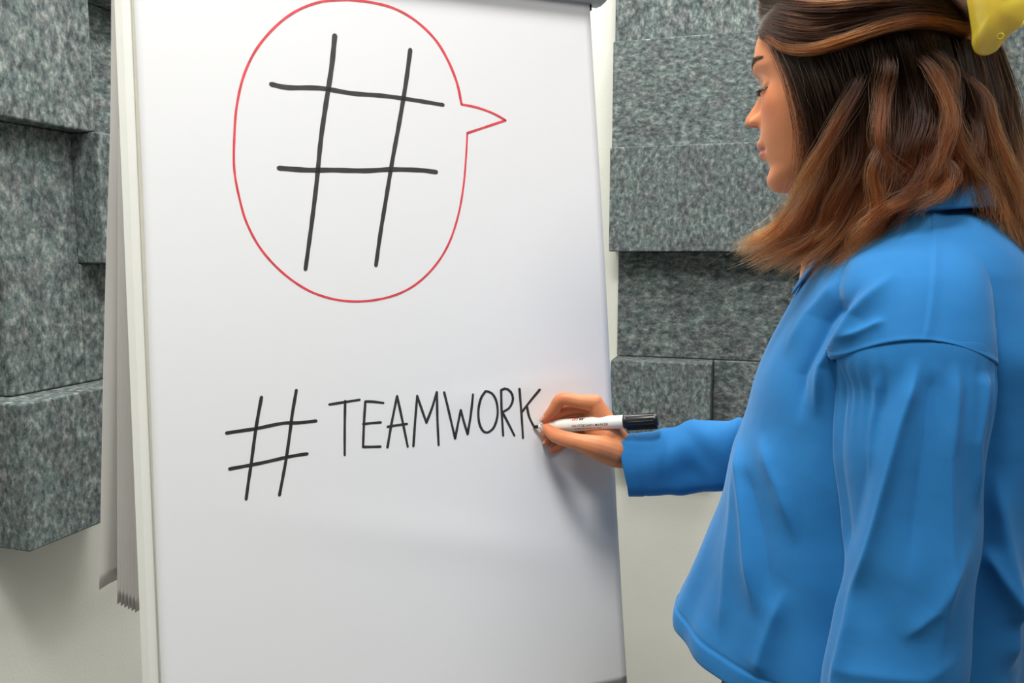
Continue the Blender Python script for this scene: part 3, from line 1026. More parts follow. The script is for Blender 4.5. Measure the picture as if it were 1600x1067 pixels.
# nails
def nail(tip, prev, out, r, name='fingernail'):
    t = tip - prev; t /= np.linalg.norm(t)
    o = np.asarray(out, float); o = o - t * np.dot(o, t); o /= np.linalg.norm(o)
    s = np.cross(t, o)
    V = []; n, m = 9, 9
    for i in range(n):
        for j in range(m):
            a = (i / (n - 1) * 2 - 1); b_ = (j / (m - 1) * 2 - 1)
            rr = r * 1.03
            ang = b_ * 0.85 * math.sqrt(max(0.0, 1 - 0.35 * abs(a) ** 4))
            V.append(tip + t * (a * r * 0.85 - r * 0.05) + rr * (math.cos(ang) * o + math.sin(ang) * s) - o * (0.10 * r * (a + 1) * 0.5))
    ob = mesh_obj(name, V, grid_faces(n, m), M_NAIL, woman, True)
    md = ob.modifiers.new('t', 'SOLIDIFY'); md.thickness = 0.0006; md.offset = 0
    return ob


nail(index[-1], index[-2], -RT * 0.5 + UPV * 0.6 - FW * 0.3, .0062)
nail(thumb[-1], thumb[-2], -UPV * 0.75 - FW * 0.45 - RT * 0.2, .0072)
nail(ring[-1], ring[-2], -RT * 0.9 - UPV * 0.2 - FW * 0.1, .0058)
nail(pinky[-1], pinky[-2], -UPV * 0.7 - RT * 0.6, .0052)

# eyes, lashes, brows
# a lash is a thin tapering hair on the upper lid edge
lashV = []; lashF = []; browV = []; browF = []
bvh_body = BVHTree.FromPolygons([tuple(v) for v in BV], [tuple(f) for f in BF])


def onface(l, u):
    o = hw(20.0, l, u)
    h = bvh_body.ray_cast(Vector(o), Vector(-Fh))
    return np.array(h[0]) if h[0] is not None else hw(8.5, l, u)


for sd in (1, -1):
    c = onface(3.15 * sd, 0.35) - Fh * (1.15 + 0.03) * HSC - Uh * 0.30 * HSC
    bm = bmesh.new(); bmesh.ops.create_uvsphere(bm, u_segments=24, v_segments=16, radius=1.15 * HSC)
    bmesh.ops.translate(bm, verts=bm.verts[:], vec=Vector(c))
    ey = bm_obj('eye', bm, M_EYE, woman, True)
    g = Fh * 0.93 - Uh * 0.36
    P = [c + g * 1.155 * HSC * math.cos(a) for a in (0.42, 0.3, 0.15, 0.01)]
    V, F = tube_geo([c + g * HSC * 1.155 * math.cos(a) for a in (0.5, 0.35, 0.2, 0.02)], [1.155 * HSC * math.sin(a) for a in (0.5, 0.35, 0.2, 0.02)], 24)
    mesh_obj('iris', V, F, M_IRIS, ey, True)
lash = {1: ([], []), -1: ([], [])}; brow = {1: ([], []), -1: ([], [])}
for sd in (1, -1):
    for k in range(70):
        t = (k + rng.random()) / 70
        l = (1.75 + 2.9 * t)
        u = -0.42 + 0.28 * math.sin(PI * min(1, t * 0.9)) * 0.3 - 0.05 * t
        p = onface(l * sd, u)
        ln = (0.55 + 0.35 * t) * rng.uniform(.75, 1.05) * HSC
        d1 = Fh * 0.75 - Uh * 0.55 + Lh * sd * (t - 0.35) * 0.9
        d2 = Fh * 0.9 - Uh * 0.05 + Lh * sd * (t - 0.35) * 1.1
        P = [p - Fh * .0006, p + d1 * ln * 0.5, p + d1 * ln * 0.5 + d2 * ln * 0.5]
        V, F = tube_geo(resample(P, 5), np.linspace(.00032, .00010, 5), 5, base=len(lash[sd][0]))
        lash[sd][0].extend(V); lash[sd][1].extend(F)
    # the dark lid edge
    P = [onface((1.7 + 3.05 * t) * sd, -0.44 - .05 * t + 0.06 * math.sin(PI * t)) + Fh * .0002 for t in np.linspace(0, 1, 12)]
    V, F = tube_geo(P, [.0005 + .0009 * math.sin(PI * min(1, .1 + t)) for t in np.linspace(0, .9, 12)], 6, base=len(lash[sd][0]))
    lash[sd][0].extend(V); lash[sd][1].extend(F)
    for k in range(330):
        t = rng.random() ** 1.3
        l = 0.95 + 3.6 * t
        u = 2.10 + 0.60 * math.sin(PI * 0.62 * t) + rng.normal(0, .27) * (1 - 0.75 * t)
        p = onface(l * sd, u)
        ln = rng.uniform(.5, .85) * HSC
        d1 = Lh * sd * (0.3 + 0.75 * t) + Uh * (0.85 - 1.0 * t)
        d1 = d1 / np.linalg.norm(d1)
        q = onface(l * sd + float(np.dot(d1, Lh)) * ln / HSC, u + float(np.dot(d1, Uh)) * ln / HSC)
        P = [p - Fh * .0003, (p + q) / 2 + Fh * .0009, q + Fh * .0005]
        V, F = tube_geo(resample(P, 4), np.linspace(.00024, .00008, 4), 4, base=len(brow[sd][0]))
        brow[sd][0].extend(V); brow[sd][1].extend(F)
    mesh_obj('eyelashes', lash[sd][0], lash[sd][1], M_BLACK, woman, True)
    mesh_obj('eyebrow', brow[sd][0], brow[sd][1], M_BROW, woman, True)

# ------------------------------------------------------------------ shirt
def polyd(f, z, P):
    """distance in the (f, z) plane to a polyline, signed side not needed; also fraction along it"""
    P = np.asarray(P, float)
    best = np.full(f.shape, 9.9); tt = np.zeros(f.shape)
    n = len(P) - 1
    for i in range(n):
        a, b_ = P[i], P[i + 1]
        ab = b_ - a; L2 = ab @ ab
        t = np.clip(((f - a[0]) * ab[0] + (z - a[1]) * ab[1]) / L2, 0, 1)
        d = np.hypot(f - a[0] - t * ab[0], z - a[1] - t * ab[1])
        m = d < best
        best = np.where(m, d, best); tt = np.where(m, (i + t) / n, tt)
    return best, tt


def ridge(f, z, P, w, h, fade0=0.15, fade1=0.15):
    d, t = polyd(f, z, P)
    e = sstep(t, -0.001, fade0 + 1e-6) * (1 - sstep(t, 1 - fade1, 1.001)) if fade0 < 1 else 1
    return h * np.exp(-1.75 * (np.sqrt((d / w) ** 2 + .035) - .187)) * e


def grid_normals(P):
    du = np.gradient(P, axis=0); dv = np.roll(P, -1, 1) - np.roll(P, 1, 1)
    n = np.cross(du, dv); n /= np.linalg.norm(n, axis=2)[..., None] + 1e-12
    return n


def seam_z(f):
    """height of the drop shoulder seam over the arm, an arch"""
    return 1.2665 - 0.0215 * ((f + .018) / .060) ** 2


def torso():
    zz = np.concatenate([np.linspace(.9165, 1.20, 170), np.linspace(1.2015, 1.29, 90), np.linspace(1.292, 1.392, 60)])
    nc = 720
    Ft = interp(zz, [.905, .92, .967, 1.023, 1.077, 1.137, 1.166, 1.194, 1.237, 1.272, 1.3065, 1.335, 1.36, 1.38, 1.395],
                [.1935, .1965, .183, .163, .147, .133, .1265, .1205, .105, .090, .0735, .058, .044, .035, .032])
    Bk = interp(zz, [.905, .95, 1.02, 1.1, 1.2, 1.28, 1.33, 1.36, 1.395], [-.150, -.150, -.150, -.152, -.154, -.146, -.126, -.104, -.080])
    Wd = interp(zz, [.905, .95, 1.02, 1.1, 1.17, 1.22, 1.26, 1.29, 1.315, 1.335, 1.352, 1.368, 1.382, 1.395], [.176, .172, .164, .156, .152, .152, .154, .153, .146, .132, .112, .088, .066, .056])
    Cn = interp(zz, [.905, 1.0, 1.1, 1.2, 1.3, 1.36, 1.395], [.03, .025, .015, .0, -.018, -.026, -.024])
    th = np.linspace(0, 2 * PI, nc, endpoint=False)
    c = np.cos(th)[None]; s = np.sin(th)[None]
    Z = zz[:, None] + 0 * c
    hm = 1 - sstep(zz, .93, 1.10)[:, None]          # rounder toward the hem
    e = 0.86 + .22 * hm
    f = Cn[:, None] + np.where(c > 0, (Ft - Cn)[:, None], (Cn - Bk)[:, None]) * np.sign(c) * np.abs(c) ** np.where(c > 0, 0.95 + .30 * hm, 0.88)
    l = Wd[:, None] * np.sign(s) * np.abs(s) ** e
    al = np.abs(l)
    # the back hangs away from the shoulder blades
    l = l * (1 + .16 * sstep(-f, .06, .12) * (1 - sstep(Z, 1.24, 1.31)))
    al = np.abs(l)
    # the covered top of the arm, ending in the drop seam
    zk = [1.22, 1.245, 1.267, 1.285, 1.30, 1.315, 1.33, 1.345, 1.36]
    cy = interp(zz, zk, [.1530, .1500, .1470, .1410, .1340, .1240, .1080, .0850, .0600])[:, None]
    ry = interp(zz, zk, [.0550, .0538, .0518, .0500, .0485, .0460, .0420, .0360, .0280])[:, None]
    rz = interp(zz, zk, [.0615, .0612, .0606, .0595, .0580, .0550, .0500, .0420, .0300])[:, None]
    q_ = 1 - ((f + .018) / rz) ** 2
    arm = cy + ry * np.sqrt(np.clip(q_, 0, 1))
    k_ = .006
    up = al + k_ * np.log1p(np.exp(np.clip((arm - al) / k_, -30, 30)))
    win = (q_ > 0) * sstep(np.abs(s) * np.ones_like(l), .2, .4) * sstep(Z, seam_z(f) - .0015, seam_z(f) + .0015)
    l = np.sign(l) * (al + np.maximum(up - al, 0) * win)
    P = bw(f, l, Z)
    n = grid_normals(P)
    ctr = bw(Cn[:, None] + 0 * f, 0 * f, Z)
    sg = np.sign(np.sum(n * (P - ctr), axis=2))[..., None]
    n = n * np.where(sg == 0, 1, sg)
    near = sstep(l, -.02, .03)
    d = np.zeros_like(f)
    lows = sstep(Z, .90, 1.0)
    # folds on the near side
    d += near * ridge(f, Z, [(.128, 1.150), (.118, 1.10), (.108, 1.04), (.100, .985)], .009, .0062, .2, .35)
    d += near * ridge(f, Z, [(.128, 1.130), (.130, 1.06), (.134, .99), (.138, .95)], .010, .0030, .2, .3)
    d += near * ridge(f, Z, [(.110, 1.165), (.085, 1.12), (.068, 1.07)], .013, .0050, .3, .4)
    d -= near * ridge(f, Z, [(.118, 1.13), (.100, 1.07), (.085, 1.0)], .010, .0035, .2, .3)
    d += near * ridge(f, Z, [(.075, 1.035), (.090, .98), (.100, .935)], .012, .0045, .3, .2)
    # from the shoulder to the chest
    d += near * ridge(f, Z, [(-.005, 1.325), (.030, 1.285), (.052, 1.235), (.058, 1.185)], .009, .0070, .25, .3)
    d -= near * ridge(f, Z, [(.020, 1.315), (.052, 1.275), (.070, 1.225), (.072, 1.18)], .009, .0060, .25, .3)
    d += near * ridge(f, Z, [(.035, 1.318), (.066, 1.280), (.088, 1.235)], .010, .0040, .25, .35)
    d += near * ridge(f, Z, [(.005, 1.285), (.040, 1.262)], .005, .0028, .3, .3)
    # crosswise sag below the bust, drape of the loose hem
    d += 0.0012 * np.sin(9 * th + 0.6)[None] * (1 - sstep(Z, .93, 1.12))
    d += 0.0009 * np.sin(17 * th + 1.5 + 9 * Z) * (1 - sstep(Z, .93, 1.08))
    # soft cotton unevenness
    d += 0.0012 * np.sin(38 * f + 21 * Z + 1.0) * np.sin(47 * Z - 30 * f) * sstep(1.37 - Z, 0, .04)
    # back folds
    d += sstep(-f, .02, .06) * near * ridge(f, Z, [(-.085, 1.16), (-.105, 1.05), (-.11, .97)], .014, .007, .2, .2)
    d += sstep(-f, .02, .06) * near * ridge(f, Z, [(-.080, 1.09), (-.115, 1.02)], .010, .006, .2, .2)
    d *= 1.45
    # hem: turned up band with a stitch groove
    d += 0.0012 * (1 - sstep(Z, .936, .9385)) - 0.0016 * gs(Z - .9385, .0012)
    # shoulder seam from neck to drop seam: small raised welt
    sx = f + .036 - (1.375 - Z) * 0.155
    d += near * sstep(l, .045, .06) * sstep(Z, 1.268, 1.276) * (0.0012 * np.where(sx < 0, gs(sx, .0055), gs(sx, .0009)) - 0.0007 * gs(sx - .0012, .0010))
    # welt above the drop seam
    d += 0.0007 * gs(Z - seam_z(f) - .0030, .0022) * (win > 0.05) * (al > .1)
    P = P + n * d[..., None]
    for _ in range(2):
        S = P.copy()
        S[1:-1] = .5 * P[1:-1] + .125 * (P[:-2] + P[2:] + np.roll(P, 1, 1)[1:-1] + np.roll(P, -1, 1)[1:-1])
        P = S
    # the hem dips and lifts a little
    P[..., 2] += (1 - sstep(Z, .91, 1.0)) * (0.0012 * np.sin(3 * th + 1.2)[None] + 0.0035 * np.cos(th)[None])
    return P


TP = torso()
nr, nc = TP.shape[:2]
V = TP.reshape(-1, 3)
TF = grid_faces(nr, nc, wrap=True)
shirt = mesh_obj('shirt', V, TF, M_CLOTH, woman, True)
md = shirt.modifiers.new('thick', 'SOLIDIFY'); md.thickness = 0.0016; md.offset = -1
bvh_shirt = BVHTree.FromPolygons([tuple(v) for v in V], [tuple(f) for f in TF])


def sleeve_near():
    n, nc = 330, 300
    zz = np.linspace(1.292, .745, n)
    cf = interp(zz, [1.30, 1.266, 1.23, 1.16, 1.10, 1.066, 1.03, .985, .93, .84, .74], [-.018, -.018, -.018, -.0165, -.020, -.0215, -.017, -.013, -.005, .02, .05])
    cl = interp(zz, [1.30, 1.266, 1.23, 1.10, 1.0, .9, .74], [.140, .147, .152, .170, .182, .188, .190])
    rf = interp(zz, [1.30, 1.282, 1.266, 1.255, 1.23, 1.16, 1.10, 1.066, 1.03, .985, .93, .84, .78, .74], [.034, .050, .0602, .0612, .0614, .0585, .0535, .0490, .0520, .0535, .050, .046, .042, .040])
    rl = interp(zz, [1.30, 1.282, 1.266, 1.255, 1.23, 1.16, 1.10, 1.0, .93, .84, .74], [.030, .041, .0503, .0517, .0535, .054, .052, .050, .048, .045, .042])
    th = np.linspace(0, 2 * PI, nc, endpoint=False)
    c = np.cos(th)[None]; s = np.sin(th)[None]
    Z = zz[:, None] + 0 * c
    f = cf[:, None] + rf[:, None] * np.sign(c) * np.abs(c) ** 0.94
    l = cl[:, None] + rl[:, None] * np.sign(s) * np.abs(s) ** 0.94
    P = bw(f, l, Z)
    ctr = bw(cf[:, None] + 0 * f, cl[:, None] + 0 * f, Z)
    nn = P - ctr; nn /= np.linalg.norm(nn, axis=2)[..., None]
    out = sstep(s * np.ones_like(f), -.2, .15)
    d = np.zeros_like(f)
    # main fold from the seam peak down to the front of the elbow; the cloth in front of it falls away
    K = [(-.020, 1.264), (-.006, 1.205), (.006, 1.14), (.014, 1.09), (.020, 1.055), (.026, 1.02), (.030, .985), (.030, .94)]
    d += out * ridge(f, Z, K, .0075, .0062, .10, .1)
    kf = np.interp(-Z, [-k[1] for k in K], [k[0] for k in K])
    d -= out * 0.0065 * sstep(f - kf, .004, .022) * sstep(1.262 - Z, 0, .05) * sstep(Z, 1.06, 1.10)
    d += out * ridge(f, Z, [(-.045, 1.255), (-.040, 1.18), (-.044, 1.09), (-.038, 1.0)], .011, .0036, .1, .3)
    d -= out * ridge(f, Z, [(-.028, 1.25), (-.020, 1.16), (-.015, 1.08)], .010, .0030, .1, .3)
    d += out * ridge(f, Z, [(-.066, 1.245), (-.060, 1.19), (-.066, 1.13)], .007, .0040, .1, .3)
    d += out * ridge(f, Z, [(.012, 1.245), (.018, 1.20), (.020, 1.15)], .008, .0028, .2, .3)
    d += out * ridge(f, Z, [(-.060, 1.12), (-.035, 1.06), (-.010, 1.03)], .010, .0030, .3, .3)
    d += out * ridge(f, Z, [(-.062, 1.03), (-.030, 1.005), (.010, 1.0), (.036, .992)], .014, .0020, .3, .2)
    d += out * ridge(f, Z, [(-.062, .985), (-.02, .975), (.03, .955)], .014, .0025, .3, .3)
    # gathers just below the seam
    g = sstep(1.262 - Z, 0, .02) * (1 - sstep(1.262 - Z, .03, .09))
    d += 0.0005 * np.sin(26 * th + 0.7)[None] * g
    d += 0.0013 * np.sin(41 * f + 23 * Z) * np.sin(37 * Z - 20 * f + 1)
    d *= 1.35 * sstep(1.268 - Z, 0, .045)
    # tight arch under the yoke: stays below the torso's ledge
    P = P + nn * d[..., None]
    return P


SP = sleeve_near()
sl = mesh_obj('sleeve', SP.reshape(-1, 3), grid_faces(SP.shape[0], SP.shape[1], wrap=True, flip=True), M_CLOTH, shirt, True)
md = sl.modifiers.new('thick', 'SOLIDIFY'); md.thickness = 0.0015; md.offset = -1


SLEEVE_UP = (-PI / 2, PI / 4)


def sleeve_far():
    C = np.array([D(978, 727, 1.070), D(1010, 725, 1.064), D(1060, 721, 1.054), D(1110, 716, 1.044), D(1150, 711, 1.037), D(1200, 706, 1.028), D(1252, 690, 1.020), D(1310, 610, 1.005), D(1360, 520, .99), D(1385, 430, .985)])
    R = np.array([.0410, .0420, .0440, .0465, .0490, .052, .058, .060, .060, .055])
    n, nc = 260, 160
    Q = resample(C, n)
    dC = np.concatenate([[0], np.cumsum(np.linalg.norm(np.diff(C, axis=0), axis=1))])
    dQ = np.concatenate([[0], np.cumsum(np.linalg.norm(np.diff(Q, axis=0), axis=1))])
    r = np.interp(dQ / dQ[-1], dC / dC[-1], R)
    T = np.gradient(Q, axis=0); T /= np.linalg.norm(T, axis=1)[:, None]
    th = np.linspace(0, 2 * PI, nc, endpoint=False)
    P = np.zeros((n, nc, 3))
    ref = -FW
    UPA, DNA = SLEEVE_UP
    for i in range(n):
        b_ = np.cross(T[i], ref); b_ /= np.linalg.norm(b_)
        a_ = np.cross(b_, T[i]); ref = a_                # a_: toward the camera; b_: up or down
        k = i / n
        x = dQ[i]
        fold = 1 + 0.030 * np.sin(th * 2 + 60 * x) * sstep(x, .02, .06) + 0.085 * np.sin(150 * x + 9 * np.sin(23 * x) + 2.2 * np.sin(th + .6)) * sstep(x, .03, .10) * (0.6 + 0.4 * np.exp(-((np.mod(th - UPA + PI, 2 * PI) - PI) / .9) ** 2)) + 0.075 * np.exp(-((np.mod(th - DNA + PI, 2 * PI) - PI) / .30) ** 2) \
            + 0.020 * np.sin(5 * th + 35 * x + 1) * sstep(x, .0, .05) \
            + 0.095 * np.sin(150 * x + 1.8 * np.sin(th * 1.0 + .4) + 7 * np.sin(31 * x)) ** 3 * sstep(x, .035, .09) * (0.5 + 0.5 * np.cos(th + .5))
        hemst = 1 - 0.022 * gs(x - .0215, .0014) + 0.010 * (1 - sstep(x, .021, .0225))
        rr = r[i] * fold * hemst
        P[i] = Q[i] + (rr * np.cos(th) * 0.86)[:, None] * a_ + (rr * np.sin(th))[:, None] * b_
    # slanted cuff: the lower edge is set back
    sh = (P[..., 2] - Q[:, None, 2]) / r[:, None]
    w_ = np.exp(-dQ / .03)[:, None]
    nearness = -((P - Q[:, None]) @ FW) / r[:, None]
    P += (-(sh * 0.0055) * w_)[..., None] * RT + ((nearness - 1) * np.clip(-sh, 0, 1) * .006 * w_)[..., None] * RT
    return P


FP = sleeve_far()
sf = mesh_obj('sleeve', FP.reshape(-1, 3), grid_faces(FP.shape[0], FP.shape[1], wrap=True), M_CLOTH, shirt, True)
md = sf.modifiers.new('thick', 'SOLIDIFY'); md.thickness = 0.0018; md.offset = -1


def collar():
    n, m = 90, 26
    V = np.zeros((n, m, 3))
    for i in range(n):
        t = i / (n - 1)
        a = math.radians(12 + (348 - 12) * t)      # round the neck, open in front
        fr = math.exp(-((min(t, 1 - t)) / .10) ** 2)
        for j in range(m):
            q = j / (m - 1)
            cf, cl = math.cos(a), math.sin(a)
            rn_f = .062 if cf > 0 else .056
            zb = 1.382 - 0.052 * max(0, cf) ** 2 + .006 * max(0, -cf)
            base = pt(-.022 + rn_f * cf * 1.05, .064 * cl, zb)
            outd = F_ * cf + L_ * cl
            if q < .4:
                k = q / .4
                p = base + U_ * (.026 * k) * (1 - .45 * fr) + outd * (-.004 * k)
            else:
                k = (q - .4) / .6
                ln = .034 + .020 * fr
                p = base + U_ * (.026 * (1 - .45 * fr) - ln * k ** 1.1) + outd * (-.004 + .018 * math.sin(PI / 2 * min(1, k * 1.4)) + .012 * k + .014 * fr * k)
            V[i, j] = p
    P = V.reshape(-1, 3)
    out = []
    for p in P:
        h = bvh_shirt.find_nearest(Vector(p))
        if h[0] is not None and (Vector(p) - h[0]).dot(h[1]) < .003 and (Vector(p) - h[0]).length < .03:
            s_ = h[1] if h[1].dot(Vector(p - pt(-.02, 0, p[2]))) > 0 else -h[1]
            p = np.array(h[0] + s_ * .003)
        out.append(p)
    return out, grid_faces(n, m)


V, F = collar()
co = mesh_obj('collar', V, F, M_CLOTH, shirt, True)
md = co.modifiers.new('thick', 'SOLIDIFY'); md.thickness = 0.002; md.offset = 0

# ------------------------------------------------------------------ trousers and shoes (below the picture)
def loft(rows, nc=48):
    th = np.linspace(0, 2 * PI, nc, endpoint=False)
    P = np.array([bw(cf + rf * np.cos(th), cl + rl * np.sin(th), z + 0 * th) for z, cf, cl, rf, rl in rows])
    return P.reshape(-1, 3).tolist(), grid_faces(len(rows), nc, wrap=True)


ps = Soup()
zs = np.linspace(1.0, .80, 14)
rows = [(z, np.interp(z, [.80, .92, 1.0], [.02, .030, .028]), 0, np.interp(z, [.80, .92, 1.0], [.125, .108, .10]), np.interp(z, [.80, .92, 1.0], [.172, .150, .140])) for z in zs]
V, F = loft(rows); F.append(list(range(48))); F.append(list(range(13 * 48, 14 * 48))[::-1])
ps.add((V, F))
for sd in (1, -1):
    zs = np.linspace(.86, FLOOR + .05, 24)
    rows = [(z, np.interp(z, [.05, .45, .86], [-.01, .02, .02]), sd * np.interp(z, [.05, .45, .86], [.095, .092, .085]), np.interp(z, [.05, .45, .86], [.075, .078, .105]), np.interp(z, [.05, .45, .86], [.070, .070, .088])) for z in zs]
    V, F = loft(rows); F.append(list(range(48))); F.append(list(range(23 * 48, 24 * 48))[::-1])
    ps.add((V, F))
V, F = ps.remesh('trousers', 0.007, 4, 0.5)
mesh_obj('trousers', V, F, M_PANTS, woman, True)
for sd in (1, -1):
    ss = Soup()
    ss.add(capsule([pt(-.07, .095 * sd, FLOOR + .045), pt(.0, .095 * sd, FLOOR + .05), pt(.09, .10 * sd, FLOOR + .042), pt(.145, .102 * sd, FLOOR + .036)], [.036, .042, .040, .028], 20))
    V, F = ss.remesh('shoe', 0.004, 3, 0.5)
    V[:, 2] = np.maximum(V[:, 2], FLOOR + .012)
    so = mesh_obj('shoe', V, F, M_SHOE, woman, True)
    th = np.linspace(0, 2 * PI, 40, endpoint=False)
    f = .035 + .145 * np.cos(th); l = .098 * sd + .043 * np.sin(th) * (1 - .15 * np.cos(th))
    A = bw(f, l, 0 * th + FLOOR + .018); B = bw(f, l, 0 * th + FLOOR)
    mesh_obj('sole', np.vstack([A, B]), [[i, (i + 1) % 40, 40 + (i + 1) % 40, 40 + i] for i in range(40)] + [list(range(40))[::-1], list(range(40, 80))], M_SOLE, so)

# ------------------------------------------------------------------ hair
G = [
    [(1205, 60, .825), (1228, 110, .818), (1250, 190, .812), (1252, 265, .800), (1222, 337, .790), (1142, 394, .785)],
    [(1235, 70, .795), (1264, 130, .785), (1284, 220, .775), (1272, 310, .770), (1238, 368, .770), (1166, 408, .778)],
    [(1275, 76, .770), (1302, 140, .757), (1318, 230, .750), (1306, 310, .750), (1270, 376, .755), (1212, 424, .768)],
    [(1320, 66, .755), (1342, 130, .742), (1354, 220, .735), (1342, 310, .735), (1308, 380, .740), (1264, 431, .750)],
    [(1360, 55, .748), (1380, 130, .734), (1388, 220, .727), (1388, 300, .722), (1362, 364, .720), (1320, 417, .722)],
    [(1400, 46, .745), (1422, 120, .731), (1432, 210, .722), (1430, 280, .715), (1408, 328, .708), (1375, 362, .702)],
    [(1445, 42, .742), (1466, 120, .730), (1478, 200, .722), (1476, 255, .715), (1462, 296, .708), (1432, 332, .700)],
    [(1490, 48, .745), (1506, 120, .735), (1516, 200, .727), (1522, 265, .720), (1524, 300, .710), (1528, 322, .702)],
    [(1530, 62, .755), (1548, 140, .748), (1558, 220, .740), (1570, 290, .730), (1585, 345, .720), (1602, 390, .710)],
    [(1556, 62, .768), (1582, 140, .775), (1600, 220, .770), (1612, 300, .755), (1630, 360, .745), (1650, 420, .740)],
    [(1560, 58, .782), (1592, 150, .804), (1606, 230, .806), (1616, 310, .795), (1634, 380, .785), (1648, 436, .780)],
]
T_ = [
    [(1200, 60, .818), (1228, 77, .790), (1270, 80, .763), (1320, 65, .748), (1380, 43, .736), (1450, 34, .731), (1516, 52, .745)],
    [(1192, 40, .828), (1225, 54, .790), (1275, 60, .760), (1330, 46, .744), (1400, 26, .733), (1460, 22, .731), (1518, 40, .745)],
    [(1186, 15, .842), (1220, 24, .802), (1275, 32, .768), (1340, 20, .750), (1400, 8, .740), (1465, 8, .736), (1520, 28, .748)],
    [(1193, -8, .862), (1224, -10, .815), (1280, -5, .780), (1350, -15, .765), (1420, -12, .753), (1480, -5, .748), (1522, 16, .752)],
    [(1228, -32, .872), (1262, -46, .855), (1306, -57, .833), (1370, -62, .815), (1440, -50, .800), (1500, -25, .785), (1530, 4, .765)],
]
NP = 22


bvh_skin = BVHTree.FromPolygons([tuple(v) for v in BV], [tuple(f) for f in BF])


def guides(K, margin):
    out = []
    for g in K:
        P = resample([at_depth(*p) for p in g], NP)
        for i, p in enumerate(P):
            d = p - CAM; L = np.linalg.norm(d)
            h = bvh_skin.ray_cast(Vector(CAM), Vector(d / L))
            if h[0] is not None:
                m = margin * (0.4 + 0.6 * min(1, i / 6))
                P[i] = CAM + d / L * min(L, h[3] - m)
        Q = P.copy()
        for _ in range(3):
            Q[1:-1] = 0.5 * Q[1:-1] + 0.25 * (Q[:-2] + Q[2:])
        out.append(Q)
    return np.array(out)


GN = guides(G, .016); TN = guides(T_, .013)


def mirror(P):
    d = (P - HC) @ Lh
    return P - 2 * d[..., None] * Lh


def gmix(GA, s):
    """guide at s in 0..1 across the sheet, smooth between keys"""
    x = s * (len(GA) - 1)
    k = int(min(max(math.floor(x), 0), len(GA) - 2)); t = x - k
    p0 = GA[max(k - 1, 0)]; p1 = GA[k]; p2 = GA[k + 1]; p3 = GA[min(k + 2, len(GA) - 1)]
    return 0.5 * (2 * p1 + (p2 - p0) * t + (2 * p0 - 5 * p1 + 4 * p2 - p3) * t * t + (3 * p1 - p0 - 3 * p2 + p3) * t ** 3)


def inward(P):
    """unit vectors from the strand toward the head's upright axis"""
    ax = HC + 0 * P
    d = HC - P; d[..., 2] *= 0.25
    return d / (np.linalg.norm(d, axis=-1)[..., None] + 1e-9)


tt = np.linspace(0, 1, NP)
STR = []; SHADE = []; RAD = []


def locks(GA, n_locks, n_str, s_rng, depth_rng, width, shade_fn, wave=0.004, far=False, tipc=0.35, jit=0.0012, cut=0.10, rad=.00017, soft=False):
    for k in range(n_locks):
        s = s_rng[0] + (s_rng[1] - s_rng[0]) * ((k + rng.random()) / n_locks)
        dep = depth_rng[0] + (depth_rng[1] - depth_rng[0]) * rng.random() ** 1.3
        g = gmix(GA, min(max(s, 0), 1)).copy()
        inw = inward(g)
        g += inw * dep * (0.35 + 0.65 * sstep(tt, 0, .5))[:, None]
        T = np.gradient(g, axis=0); T /= np.linalg.norm(T, axis=1)[:, None]
        side = np.cross(T, inw); side /= np.linalg.norm(side, axis=1)[:, None]
        ph = rng.random() * 6.28; fq = rng.uniform(1.0, 2.2)
        env = sstep(tt, .15, .6)
        wv = wave * rng.uniform(.3, 1.3)
        g += side * (wv * np.sin(2 * PI * fq * tt + ph) * env)[:, None] + inw * (wv * 0.7 * np.sin(2 * PI * fq * tt + ph + 1.6) * env)[:, None]
        lk = rng.normal(0, 1)
        for q in range(n_str):
            a = rng.random() * 6.28; r = (math.sqrt(rng.random()) if not soft else abs(rng.normal(0, .62))) * width * rng.uniform(.8, 1.2)
            spread = (1 - (1 - tipc) * tt ** 1.5) * (0.75 + 0.5 * np.sin(PI * tt))
            off = side * (math.cos(a) * r * spread)[:, None] + inw * (math.sin(a) * r * 0.45 * spread)[:, None]
            nz = rng.normal(0, 1, (4, 3)) * jit
            wob = np.array([np.interp(tt, [0, .35, .7, 1], nz[:, i] * [0.3, 1, 1.3, 2.0]) for i in range(3)]).T
            P = g + off + wob
            if soft:
                P = P + inw * (.012 * (1 - sstep(tt, 0, .3)))[:, None]
            end = 1 - cut * rng.random() ** 2
            st = .28 * rng.random() if soft else 0
            if end < 0.999 or soft:
                P = np.array([np.interp(st + tt * (end - st), tt, P[:, i]) for i in range(3)]).T
            STR.append(P); SHADE.append(shade_fn(s, dep, lk, rng)); RAD.append(rad * rng.uniform(.7, 1.3) * ((.25 + .75 * sstep(tt, 0, .25)) if soft else (1 + 0 * tt)))


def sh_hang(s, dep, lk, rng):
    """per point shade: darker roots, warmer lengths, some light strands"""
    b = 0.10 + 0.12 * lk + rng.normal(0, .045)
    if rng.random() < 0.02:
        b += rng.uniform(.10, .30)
    return np.clip(b - 9.0 * dep + 0.50 * sstep(tt, .12, .85), 0, 1)  # colour drops with depth, painting in the shade inside the hair


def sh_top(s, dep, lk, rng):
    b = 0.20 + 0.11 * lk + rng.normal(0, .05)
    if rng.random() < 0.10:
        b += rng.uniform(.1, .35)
    return np.clip(b - 6 * dep + 0.10 * np.sin(PI * tt), 0, 1)  # deeper strands coloured darker, painted shade as in the hanging hair


def sh_wave(s, dep, lk, rng):
    return np.clip(0.62 + rng.normal(0, .13) + .12 * np.sin(PI * tt), 0, 1)


def sh_lock(s, dep, lk, rng):
    return np.clip(0.20 + .06 * lk + rng.normal(0, .09) + 0.42 * sstep(tt, .0, .40), 0, 1)


